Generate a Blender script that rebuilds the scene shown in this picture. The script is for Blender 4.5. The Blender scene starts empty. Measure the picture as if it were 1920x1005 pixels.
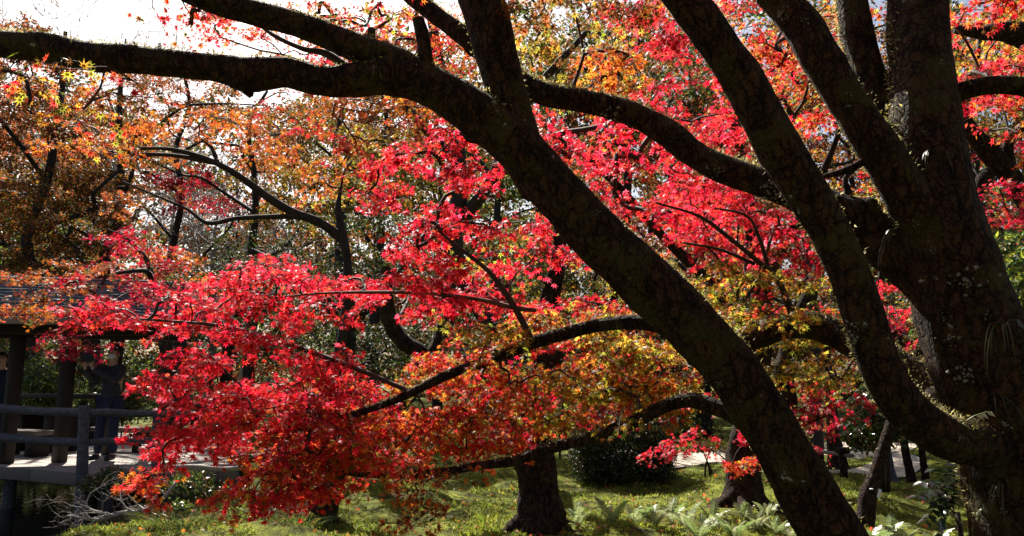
import bpy, bmesh, math
import numpy as np
from mathutils import Vector, Matrix, noise

# ------------------------------------------------------------------ camera, sky, sun, exposure
SC = bpy.context.scene
COL = SC.collection
F = 1920 * 26.0 / 36.0          # focal length in photo pixels
PITCH = math.radians(8.9)
CAM = np.array((0.0, 0.0, 1.5))
cam_data = bpy.data.cameras.new('camera')
cam_data.lens = 26.0
cam_data.sensor_width = 36.0
cam_data.clip_end = 2000
cam_ob = bpy.data.objects.new('camera', cam_data)
COL.objects.link(cam_ob)
cam_ob.location = CAM
cam_ob.rotation_euler = (math.pi / 2 + PITCH, 0, 0)
SC.camera = cam_ob

SUN_AZ, SUN_EL = math.radians(-24), math.radians(47)
SUN = np.array((math.sin(SUN_AZ) * math.cos(SUN_EL), math.cos(SUN_AZ) * math.cos(SUN_EL), math.sin(SUN_EL)))
world = bpy.data.worlds.new('World')
SC.world = world
world.use_nodes = True
wn = world.node_tree
bg = wn.nodes['Background']
sky = wn.nodes.new('ShaderNodeTexSky')
sky.sky_type = 'NISHITA'
sky.sun_disc = False
sky.sun_elevation = SUN_EL
sky.sun_rotation = SUN_AZ
sky.air_density = 1.0
sky.dust_density = 4.0
sky.ozone_density = 1.0
wn.links.new(sky.outputs[0], bg.inputs[0])
bg.inputs[1].default_value = 0.05
sl = bpy.data.lights.new('sun', 'SUN')
sl.energy = 5.0
sl.angle = math.radians(0.5)
sl.color = (1.0, 0.95, 0.86)
so = bpy.data.objects.new('sun', sl)
COL.objects.link(so)
so.rotation_euler = Vector(SUN).to_track_quat('Z', 'Y').to_euler()
SC.view_settings.view_transform = 'Standard'
SC.view_settings.look = 'None'
SC.view_settings.exposure = 1.5
SC.view_settings.gamma = 1.0
SC.render.engine = 'CYCLES'
SC.cycles.max_bounces = 6
SC.cycles.diffuse_bounces = 3
SC.cycles.transmission_bounces = 5
SC.cycles.use_denoising = True
SC.cycles.sample_clamp_indirect = 6.0

# ------------------------------------------------------------------ helpers
RNG = np.random.default_rng(7)
UP = np.array((0.0, 0.0, 1.0))
FWD = np.array((0, math.cos(PITCH), math.sin(PITCH)))
CUP = np.array((0, -math.sin(PITCH), math.cos(PITCH)))
RIGHT = np.array((1.0, 0, 0))


def at(px, py, d):
    """world point seen at photo pixel (px, py) whose world Y is d"""
    v = RIGHT * ((px - 960) / F) + CUP * ((502.5 - py) / F) + FWD
    return CAM + v * (d / v[1])


def to_px(P):
    v = np.atleast_2d(P) - CAM
    z = v @ FWD
    z = np.where(np.abs(z) < 1e-6, 1e-6, z)
    return np.stack([960 + F * (v @ RIGHT) / z, 502.5 - F * (v @ CUP) / z, z], 1)


def norm(v):
    return v / np.maximum(np.linalg.norm(v, axis=-1, keepdims=True), 1e-9)


def sstep(a, b, x):
    t = np.clip((x - a) / (b - a), 0, 1)
    return t * t * (3 - 2 * t)


def raw_mesh(name, V, Fc, colors=None, smooth=False):
    """V Nx3, Fc list of arrays (tris Mx3 and/or quads Mx4)"""
    me = bpy.data.meshes.new(name)
    V = np.asarray(V, dtype=np.float32)
    if isinstance(Fc, np.ndarray):
        Fc = [Fc]
    Fc = [np.asarray(f, dtype=np.int32) for f in Fc if len(f)]
    idx = np.concatenate([f.ravel() for f in Fc])
    tot = np.concatenate([np.full(len(f), f.shape[1], dtype=np.int32) for f in Fc])
    start = np.concatenate([[0], np.cumsum(tot)[:-1]]).astype(np.int32)
    me.vertices.add(len(V))
    me.vertices.foreach_set('co', V.ravel())
    me.loops.add(len(idx))
    me.loops.foreach_set('vertex_index', idx)
    me.polygons.add(len(tot))
    me.polygons.foreach_set('loop_start', start)
    if smooth:
        me.polygons.foreach_set('use_smooth', np.ones(len(tot), dtype=bool))
    me.update(calc_edges=True)
    if colors is not None:
        a = me.attributes.new('Col', 'FLOAT_COLOR', 'POINT')
        c = np.ones((len(V), 4), dtype=np.float32)
        c[:, :3] = colors
        a.data.foreach_set('color', c.ravel())
    return me


class Thing:
    """a top-level Empty at the thing's base"""
    def __init__(self, name, label, cat, loc=(0, 0, 0), group=None):
        self.o = bpy.data.objects.new(name, None)
        self.o.empty_display_size = 0.1
        COL.objects.link(self.o)
        self.loc = np.array(loc, dtype=float)
        self.o.location = self.loc
        self.o['label'] = label
        self.o['category'] = cat
        if group:
            self.o['group'] = group

    def part(self, name, V, Fc, mat, colors=None, smooth=False, parent=None, kind=None):
        me = raw_mesh(name, np.asarray(V) - self.loc, Fc, colors, smooth)
        me.materials.append(mat)
        ob = bpy.data.objects.new(name, me)
        COL.objects.link(ob)
        ob.parent = parent or self.o
        if kind:
            ob['kind'] = kind
        return ob


def single(name, V, Fc, mat, label=None, cat=None, kind=None, group=None, colors=None, smooth=False, loc=(0, 0, 0)):
    me = raw_mesh(name, np.asarray(V) - np.array(loc), Fc, colors, smooth)
    me.materials.append(mat)
    ob = bpy.data.objects.new(name, me)
    COL.objects.link(ob)
    ob.location = loc
    for k, v in (('label', label), ('category', cat), ('kind', kind), ('group', group)):
        if v:
            ob[k] = v
    return ob


class MB:
    """collects vertices and faces"""
    def __init__(self):
        self.V, self.T, self.Q, self.C, self.n = [], [], [], [], 0

    def add(self, V, T=None, Q=None, C=None):
        V = np.asarray(V, dtype=float)
        if T is not None and len(T):
            self.T.append(np.asarray(T) + self.n)
        if Q is not None and len(Q):
            self.Q.append(np.asarray(Q) + self.n)
        self.V.append(V)
        if C is not None:
            self.C.append(np.broadcast_to(np.asarray(C, dtype=float), V.shape))
        self.n += len(V)

    def get(self):
        fs = []
        if self.T:
            fs.append(np.concatenate(self.T))
        if self.Q:
            fs.append(np.concatenate(self.Q))
        return np.concatenate(self.V), fs, (np.concatenate(self.C) if self.C else None)


def box(c, size, rotz=0.0, bev=0.0, axes=None):
    """bevelled box -> V, tris ; axes optional 3x3 rows"""
    bm = bmesh.new()
    bmesh.ops.create_cube(bm, size=1.0)
    for v in bm.verts:
        v.co = Vector((v.co.x * size[0], v.co.y * size[1], v.co.z * size[2]))
    if bev > 0:
        bmesh.ops.bevel(bm, geom=list(bm.edges), offset=bev, segments=1, affect='EDGES')
    bmesh.ops.triangulate(bm, faces=bm.faces[:])
    bm.verts.index_update()
    V = np.array([v.co[:] for v in bm.verts])
    T = np.array([[v.index for v in f.verts] for f in bm.faces])
    bm.free()
    if axes is not None:
        V = V @ np.asarray(axes)
    else:
        c_, s_ = math.cos(rotz), math.sin(rotz)
        V = V @ np.array([[c_, s_, 0], [-s_, c_, 0], [0, 0, 1]])
    return V + np.asarray(c), T


def catmull(P, step):
    """resample rows of P (first three columns xyz, the rest carried along)"""
    P = np.asarray(P, dtype=float)
    Q = np.vstack([2 * P[0] - P[1], P, 2 * P[-1] - P[-2]])
    out = []
    for i in range(1, len(Q) - 2):
        p0, p1, p2, p3 = Q[i - 1], Q[i], Q[i + 1], Q[i + 2]
        n = max(1, int(math.ceil(np.linalg.norm((p2 - p1)[:3]) / step)))
        t = (np.arange(n) / n)[:, None]
        out.append(0.5 * (2 * p1 + (p2 - p0) * t + (2 * p0 - 5 * p1 + 4 * p2 - p3) * t * t + (3 * p1 - p0 - 3 * p2 + p3) * t ** 3))
    out.append(P[-1:])
    return np.vstack(out)


def frames(C):
    T = np.gradient(C, axis=0)
    T = norm(T)
    n = np.cross(T[0], UP if abs(T[0][2]) < 0.9 else np.array((1.0, 0, 0)))
    n = n / np.linalg.norm(n)
    N = np.zeros_like(C)
    for i in range(len(C)):
        n = n - T[i] * np.dot(n, T[i])
        n = n / max(np.linalg.norm(n), 1e-9)
        N[i] = n
    return T, N, np.cross(T, N)


def tube(C, R, sides, rough=0.0, freq=4.0, ridges=0.0, seed=0.0, cap=True):
    """tapered tube with bark relief -> V, tris, quads, normals"""
    C = np.asarray(C, dtype=float)
    R = np.asarray(R, dtype=float)
    T, N, B = frames(C)
    a = np.arange(sides) / sides * 2 * math.pi
    ca, sa = np.cos(a), np.sin(a)
    D = N[:, None, :] * ca[None, :, None] + B[:, None, :] * sa[None, :, None]
    rr = np.repeat(R[:, None], sides, 1)
    if rough > 0:
        P0 = (C[:, None, :] + D * rr[:, :, None])
        nn = np.empty(rr.shape)
        for i in range(rr.shape[0]):
            for j in range(sides):
                p = P0[i, j]
                v = Vector((p[0] * freq + seed, p[1] * freq, p[2] * freq))
                q = Vector((D[i, j][0] * 4 + seed, D[i, j][1] * 4, D[i, j][2] * 4 + i * 0.05))
                nn[i, j] = 0.55 * noise.noise(v * 0.38) + 0.65 * noise.noise(v) + 0.35 * noise.noise(v * 2.7) + ridges * noise.noise(q) + 0.18 * noise.noise(v * 7.1)
        kr = np.random.default_rng(abs(int(seed * 1000)) + 5)
        span = float(np.sum(np.linalg.norm(np.diff(C, axis=0), axis=1)))
        ii, jj = np.meshgrid(np.arange(rr.shape[0]), np.arange(sides), indexing='ij')
        stepl = span / max(len(C) - 1, 1)
        for _ in range(int(span / (float(np.mean(R)) * 9)) if sides >= 14 else 0):
            ki, kj = kr.integers(0, rr.shape[0]), kr.integers(0, sides)
            dj = np.minimum(np.abs(jj - kj), sides - np.abs(jj - kj)) * 2 * math.pi / sides
            di = (ii - ki) * stepl / float(np.mean(R))
            nn = nn + (0.9 + 0.9 * kr.random()) * np.exp(-(dj ** 2 + di ** 2) / (2 * (0.22 + 0.2 * kr.random()) ** 2))
        rr = rr * (1 + rough * nn)
    V = C[:, None, :] + D * rr[:, :, None]
    n = len(C)
    i = np.arange(n - 1)[:, None] * sides
    j = np.arange(sides)[None, :]
    jn = (j + 1) % sides
    Q = np.stack([i + j, i + jn, i + sides + jn, i + sides + j], -1).reshape(-1, 4)
    Vf = V.reshape(-1, 3)
    Tt = []
    if cap:
        Vf = np.vstack([Vf, C[0], C[-1]])
        c0, c1 = len(Vf) - 2, len(Vf) - 1
        for k in range(sides):
            Tt.append((c0, (k + 1) % sides, k))
            Tt.append((c1, (n - 1) * sides + k, (n - 1) * sides + (k + 1) % sides))
    return Vf, np.array(Tt, dtype=int).reshape(-1, 3), Q, D.reshape(-1, 3)


# ------------------------------------------------------------------ materials
def new_mat(name):
    m = bpy.data.materials.new(name)
    m.use_nodes = True
    nt = m.node_tree
    for n in list(nt.nodes):
        nt.nodes.remove(n)
    out = nt.nodes.new('ShaderNodeOutputMaterial')
    return m, nt, out


def N_(nt, t, **kw):
    n = nt.nodes.new(t)
    for k, v in kw.items():
        if k.startswith('_'):
            setattr(n, k[1:], v)
        else:
            n.inputs[k.replace('__', ' ')].default_value = v
    return n


def ramp(nt, src, stops):
    r = nt.nodes.new('ShaderNodeValToRGB')
    while len(r.color_ramp.elements) < len(stops):
        r.color_ramp.elements.new(0.5)
    for e, (p, c) in zip(r.color_ramp.elements, stops):
        e.position = p
        e.color = (*c, 1) if len(c) == 3 else c
    nt.links.new(src, r.inputs[0])
    return r


def noise_tex(nt, scale, detail=4.0, rough=0.55, vec=None, stretch=None):
    tc = nt.nodes.new('ShaderNodeTexCoord')
    src = tc.outputs['Object']
    if stretch:
        mp = nt.nodes.new('ShaderNodeMapping')
        mp.inputs['Scale'].default_value = stretch
        nt.links.new(src, mp.inputs[0])
        src = mp.outputs[0]
    n = nt.nodes.new('ShaderNodeTexNoise')
    n.inputs['Scale'].default_value = scale
    n.inputs['Detail'].default_value = detail
    n.inputs['Roughness'].default_value = rough
    nt.links.new(src, n.inputs['Vector'])
    return n


def leaf_mat(name, trans=0.55, rough=0.38, spec=0.45, tsat=1.0, tgain=1.0):
    """thin leaf: pigment colour from the mesh, light passes through"""
    m, nt, out = new_mat(name)
    at_ = N_(nt, 'ShaderNodeAttribute', _attribute_name='Col')
    p = N_(nt, 'ShaderNodeBsdfPrincipled', Roughness=rough)
    p.inputs['Specular IOR Level'].default_value = spec
    refl = N_(nt, 'ShaderNodeMix', _data_type='RGBA', _blend_type='MULTIPLY')
    refl.inputs[0].default_value = 1.0
    refl.inputs[7].default_value = (0.62, 0.62, 0.62, 1)
    nt.links.new(at_.outputs[0], refl.inputs[6])
    nt.links.new(refl.outputs[2], p.inputs['Base Color'])
    hs = N_(nt, 'ShaderNodeHueSaturation', Saturation=tsat, Value=tgain)
    nt.links.new(at_.outputs[0], hs.inputs['Color'])
    t = N_(nt, 'ShaderNodeBsdfTranslucent')
    nt.links.new(hs.outputs[0], t.inputs[0])
    mx = N_(nt, 'ShaderNodeMixShader', Fac=trans)
    nt.links.new(p.outputs[0], mx.inputs[1])
    nt.links.new(t.outputs[0], mx.inputs[2])
    nt.links.new(mx.outputs[0], out.inputs[0])
    return m


def bark_mat(name, c_dark, c_light, moss, moss_amt, lichen_amt, scale=1.0, bump=0.6):
    m, nt, out = new_mat(name)
    L = nt.links.new
    p = N_(nt, 'ShaderNodeBsdfPrincipled', Roughness=0.9)
    p.inputs['Specular IOR Level'].default_value = 0.15
    n1 = noise_tex(nt, 28 * scale, 6, 0.65, stretch=(1, 1, 0.35))
    nf = noise_tex(nt, 130 * scale, 4, 0.75)
    bmix = N_(nt, 'ShaderNodeMath', _operation='MULTIPLY_ADD')
    bmix.inputs[1].default_value = 0.55
    L(nf.outputs[0], bmix.inputs[0])
    bsc = N_(nt, 'ShaderNodeMath', _operation='MULTIPLY')
    bsc.inputs[1].default_value = 0.45
    L(n1.outputs[0], bsc.inputs[0])
    L(bsc.outputs[0], bmix.inputs[2])
    base = ramp(nt, bmix.outputs[0], [(0.42, c_dark), (0.62, c_light)])
    tcv = nt.nodes.new('ShaderNodeTexCoord')
    wn_ = noise_tex(nt, 9 * scale, 3, 0.6)
    wmix = N_(nt, 'ShaderNodeMix', _data_type='RGBA', _blend_type='LINEAR_LIGHT')
    wmix.inputs[0].default_value = 0.06
    L(tcv.outputs['Object'], wmix.inputs[6])
    L(wn_.outputs['Color'], wmix.inputs[7])
    mpv = nt.nodes.new('ShaderNodeMapping')
    mpv.inputs['Scale'].default_value = (1, 1, 0.4)
    L(wmix.outputs[2], mpv.inputs[0])
    vor = N_(nt, 'ShaderNodeTexVoronoi', _feature='DISTANCE_TO_EDGE', Scale=26 * scale)
    L(mpv.outputs[0], vor.inputs['Vector'])
    crack = ramp(nt, vor.outputs['Distance'], [(0.0, (0.12, 0.12, 0.12)), (0.16, (1, 1, 1))])
    cm_ = N_(nt, 'ShaderNodeMix', _data_type='RGBA', _blend_type='MULTIPLY')
    cm_.inputs[0].default_value = 0.85
    n2 = noise_tex(nt, 5.5 * scale, 5, 0.6)
    n2b = noise_tex(nt, 60 * scale, 3, 0.6)
    add = N_(nt, 'ShaderNodeMath', _operation='MULTIPLY_ADD')
    add.inputs[1].default_value = 0.35
    L(n2b.outputs[0], add.inputs[0])
    L(n2.outputs[0], add.inputs[2])
    mm = ramp(nt, add.outputs[0], [(0.86 - moss_amt * 0.4, (0, 0, 0)), (0.96 - moss_amt * 0.4, (1, 1, 1))])
    mix1 = N_(nt, 'ShaderNodeMix', _data_type='RGBA')
    L(mm.outputs[0], mix1.inputs[0])
    L(base.outputs[0], cm_.inputs[6])
    L(crack.outputs[0], cm_.inputs[7])
    L(cm_.outputs[2], mix1.inputs[6])
    mix1.inputs[7].default_value = (*moss, 1)
    n3 = noise_tex(nt, 11.0 * scale, 2, 0.5)
    n3b = noise_tex(nt, 45 * scale, 4, 0.7)
    a2 = N_(nt, 'ShaderNodeMath', _operation='MULTIPLY_ADD')
    a2.inputs[1].default_value = 0.45
    L(n3b.outputs[0], a2.inputs[0])
    L(n3.outputs[0], a2.inputs[2])
    lm = ramp(nt, a2.outputs[0], [(1.0 - lichen_amt * 0.1, (0, 0, 0)), (1.03 - lichen_amt * 0.1, (1, 1, 1))])
    # the ramp only reaches 1.0, so bring the sum into range
    a2.use_clamp = False
    sc_ = N_(nt, 'ShaderNodeMath', _operation='MULTIPLY')
    sc_.inputs[1].default_value = 0.8
    L(a2.outputs[0], sc_.inputs[0])
    L(sc_.outputs[0], lm.inputs[0])
    lm.color_ramp.elements[0].position = 0.735 - lichen_amt * 0.08
    lm.color_ramp.elements[1].position = 0.755 - lichen_amt * 0.08
    mix2 = N_(nt, 'ShaderNodeMix', _data_type='RGBA')
    L(lm.outputs[0], mix2.inputs[0])
    L(mix1.outputs[2], mix2.inputs[6])
    mix2.inputs[7].default_value = (0.36, 0.37, 0.33, 1)
    L(mix2.outputs[2], p.inputs['Base Color'])
    nb = noise_tex(nt, 90 * scale, 5, 0.7, stretch=(1, 1, 0.5))
    bsum = N_(nt, 'ShaderNodeMath', _operation='ADD')
    L(nb.outputs[0], bsum.inputs[0])
    L(crack.outputs[0], bsum.inputs[1])
    b = N_(nt, 'ShaderNodeBump', Strength=bump, Distance=0.03 / scale)
    L(bsum.outputs[0], b.inputs['Height'])
    L(b.outputs[0], p.inputs['Normal'])
    L(p.outputs[0], out.inputs[0])
    return m


def plain_mat(name, c1, c2, scale=12, rough=0.8, bump=0.2, stretch=None, spec=0.3):
    m, nt, out = new_mat(name)
    p = N_(nt, 'ShaderNodeBsdfPrincipled', Roughness=rough)
    p.inputs['Specular IOR Level'].default_value = spec
    n = noise_tex(nt, scale, 5, 0.6, stretch=stretch)
    r = ramp(nt, n.outputs[0], [(0.3, c1), (0.7, c2)])
    nt.links.new(r.outputs[0], p.inputs['Base Color'])
    b = N_(nt, 'ShaderNodeBump', Strength=bump, Distance=0.02)
    nt.links.new(n.outputs[0], b.inputs['Height'])
    nt.links.new(b.outputs[0], p.inputs['Normal'])
    nt.links.new(p.outputs[0], out.inputs[0])
    return m


M_LEAF = leaf_mat('maple_leaf', 0.68, 0.46, 0.28)
M_LEAF_FAR = leaf_mat('far_leaf', 0.55, 0.5, 0.3)
M_GREEN = leaf_mat('green_leaf', 0.35, 0.3, 0.6)
M_MOSS = leaf_mat('moss_blade', 0.45, 0.7, 0.2)
M_BARK = bark_mat('mossy_bark', (0.006, 0.004, 0.003), (0.115, 0.060, 0.032), (0.062, 0.052, 0.017), 0.47, -0.6, bump=1.0)
M_BARK2 = bark_mat('dark_bark', (0.006, 0.004, 0.003), (0.10, 0.058, 0.038), (0.06, 0.05, 0.018), 0.3, -0.4, bump=0.9)
M_TWIG = plain_mat('twig_bark', (0.02, 0.012, 0.009), (0.06, 0.03, 0.02), 40)
M_GREYTWIG = plain_mat('grey_twig', (0.16, 0.14, 0.12), (0.32, 0.29, 0.26), 40)
M_FARBARK = plain_mat('far_bark', (0.010, 0.008, 0.007), (0.035, 0.027, 0.021), 10)
M_LICHEN = plain_mat('lichen', (0.06, 0.065, 0.05), (0.24, 0.25, 0.21), 90)

# ------------------------------------------------------------------ colours
CR = {
    'crimson': (0.80, 0.020, 0.058), 'scarlet': (0.86, 0.045, 0.045), 'redor': (0.86, 0.12, 0.05),
    'orange': (0.82, 0.22, 0.03), 'amber': (0.80, 0.36, 0.04), 'yellow': (0.78, 0.52, 0.07),
    'lime': (0.42, 0.46, 0.05), 'olive': (0.20, 0.19, 0.03), 'brown': (0.30, 0.13, 0.045),
    'rust': (0.42, 0.12, 0.045), 'wine': (0.40, 0.012, 0.04), 'green': (0.10, 0.17, 0.03),
    'dgreen': (0.035, 0.06, 0.02), 'pink': (0.84, 0.09, 0.15),
}
PAL = {
    'red': [('crimson', 4.5), ('scarlet', 4), ('pink', 1.6), ('redor', 0.9), ('wine', 0.6)],
    'redmix': [('scarlet', 3.2), ('crimson', 1.6), ('pink', 0.8), ('redor', 3), ('orange', 2.2), ('amber', 1.0), ('brown', 0.9), ('olive', 0.9)],
    'ormix': [('redor', 2), ('orange', 1.6), ('amber', 1.6), ('scarlet', 2.2), ('yellow', 1.4), ('olive', 2), ('lime', 1.2), ('brown', 1.6)],
    'yellow': [('yellow', 3), ('amber', 1.6), ('lime', 2.6), ('olive', 3), ('orange', 0.8), ('redor', 0.4), ('brown', 1.8)],
    'olive': [('olive', 4), ('lime', 2), ('amber', 1), ('brown', 2), ('yellow', 0.7)],
    'rust': [('rust', 4), ('orange', 2.5), ('brown', 2.5), ('redor', 1.5), ('olive', 1)],
    'brown': [('brown', 4), ('olive', 2.5), ('rust', 2), ('orange', 1), ('amber', 0.8)],
    'wine': [('wine', 4), ('crimson', 2), ('rust', 1.5), ('scarlet', 1)],
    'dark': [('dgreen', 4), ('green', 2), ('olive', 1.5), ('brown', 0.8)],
    'green': [('green', 4), ('lime', 2), ('dgreen', 2), ('olive', 1)],
    'orange': [('orange', 4), ('redor', 2.5), ('amber', 2), ('rust', 1)],
}


def pick(pal, n, rng, jit=0.16):
    names = [a for a, _ in PAL[pal]]
    w = np.array([b for _, b in PAL[pal]], dtype=float)
    tab = np.array([CR[a] for a in names])
    c = tab[rng.choice(len(names), n, p=w / w.sum())]
    return np.clip(c * (1 + jit * rng.standard_normal((n, 1))) * (1 + 0.06 * rng.standard_normal((n, 3))), 0.003, 0.92)


# ------------------------------------------------------------------ leaves
def leaf_template(kind):
    if kind == 'near':      # seven narrow pointed lobes
        ang = np.radians([-128, -84, -42, 0, 42, 84, 128])
        ln = [0.42, 0.78, 0.97, 1.06, 0.97, 0.78, 0.42]
        nr = 0.2
    elif kind == 'mid':
        ang = np.radians([-100, -50, 0, 50, 100])
        ln = [0.7, 0.95, 1.05, 0.95, 0.7]
        nr = 0.33
    else:                   # far: three broad lobes
        ang = np.radians([-75, 0, 75])
        ln = [0.9, 1.05, 0.9]
        nr = 0.42
    V = [(0, 0, 0)]
    k = len(ang)
    na = [ang[0] - (ang[1] - ang[0]) * 0.6] + [(ang[i] + ang[i + 1]) / 2 for i in range(k - 1)] + [ang[-1] + (ang[1] - ang[0]) * 0.6]
    for i in range(k):
        V.append((math.sin(na[i]) * nr, math.cos(na[i]) * nr, 0.05))
        V.append((math.sin(ang[i]) * ln[i], math.cos(ang[i]) * ln[i], -0.16 * ln[i]))
    V.append((math.sin(na[k]) * nr, math.cos(na[k]) * nr, 0.05))
    T = []
    for i in range(k):
        a = 1 + 2 * i
        T += [(0, a + 1, a), (0, a + 2, a + 1)]
    return np.array(V), np.array(T)


TPL = {'far': leaf_template('far')}


def star_leaf(angles, lens, r=0.17, half=1.5, curl=-0.16):
    """pointed lobes, one long triangle each, drooping at the tips"""
    v, t = [], []
    for i, (a, l) in enumerate(zip(np.radians(angles), lens)):
        for o, q in ((-half, r), (half, r), (0, l)):
            v.append((math.sin(a + o) * q, math.cos(a + o) * q, curl * q * q))
        t.append((3 * i, 3 * i + 1, 3 * i + 2))
    return np.array(v), np.array(t)


TPL['near'] = star_leaf([-128, -84, -42, 0, 42, 84, 128], [0.45, 0.8, 1.0, 1.1, 1.0, 0.8, 0.45], 0.165, 1.45, -0.22)
TPL['mid'] = star_leaf([-105, -52, 0, 52, 105], [0.75, 0.98, 1.08, 0.98, 0.75], 0.2, 1.35)
TPL['oval'] = (np.array([(0, -0.1, 0), (0.32, 0.4, 0.08), (0, 1.0, -0.1), (-0.32, 0.4, 0.08)], dtype=float), np.array([(0, 1, 2), (0, 2, 3)]))
TPL['needle'] = (np.array([(-0.07, 0, 0), (0.07, 0, 0), (0, 1.0, 0.0)], dtype=float), np.array([(0, 1, 2)]))


def leaf_rot(tip, nrm):
    tip = norm(tip)
    nrm = norm(nrm - tip * np.sum(nrm * tip, -1, keepdims=True))
    x = np.cross(tip, nrm)
    return np.stack([x, tip, nrm], -1)      # columns


def leaves_mesh(kind, pos, R, size, colors):
    V0, T0 = TPL[kind]
    n, k = len(pos), len(V0)
    V = pos[:, None, :] + np.einsum('nij,kj->nki', R, V0) * size[:, None, None]
    T = (T0[None] + (np.arange(n) * k)[:, None, None]).reshape(-1, 3)
    C = np.repeat(colors, k, 0)
    return V.reshape(-1, 3), T, C


def in_poly(P, poly):
    poly = np.asarray(poly, dtype=float)
    x, y = P[:, 0], P[:, 1]
    ins = np.zeros(len(P), dtype=bool)
    j = len(poly) - 1
    for i in range(len(poly)):
        xi, yi = poly[i]
        xj, yj = poly[j]
        c = ((yi > y) != (yj > y)) & (x < (xj - xi) * (y - yi) / (yj - yi + 1e-12) + xi)
        ins ^= c
        j = i
    return ins


def poly_area(p):
    p = np.asarray(p, dtype=float)
    x, y = p[:, 0], p[:, 1]
    return abs(np.dot(x, np.roll(y, -1)) - np.dot(y, np.roll(x, -1))) / 2


def scatter_poly(poly, n, rng):
    p = np.asarray(poly, dtype=float)
    lo, hi = p.min(0), p.max(0)
    cand = lo + (hi - lo) * rng.random((n * 14 + 60, 2))
    cand = cand[in_poly(cand, p)]
    if len(cand) <= n:
        return cand
    out = [0]
    d = np.linalg.norm(cand - cand[0], axis=1)
    for _ in range(n - 1):               # blue-noise: pick the best of a random handful each time
        c = rng.integers(0, len(cand), 7)
        b = c[np.argmax(d[c])]
        out.append(b)
        d = np.minimum(d, np.linalg.norm(cand - cand[b], axis=1))
    return cand[out]


DENS = {'near': 3.6, 'mid': 2.8, 'far': 1.5, 'oval': 3.6}


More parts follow.
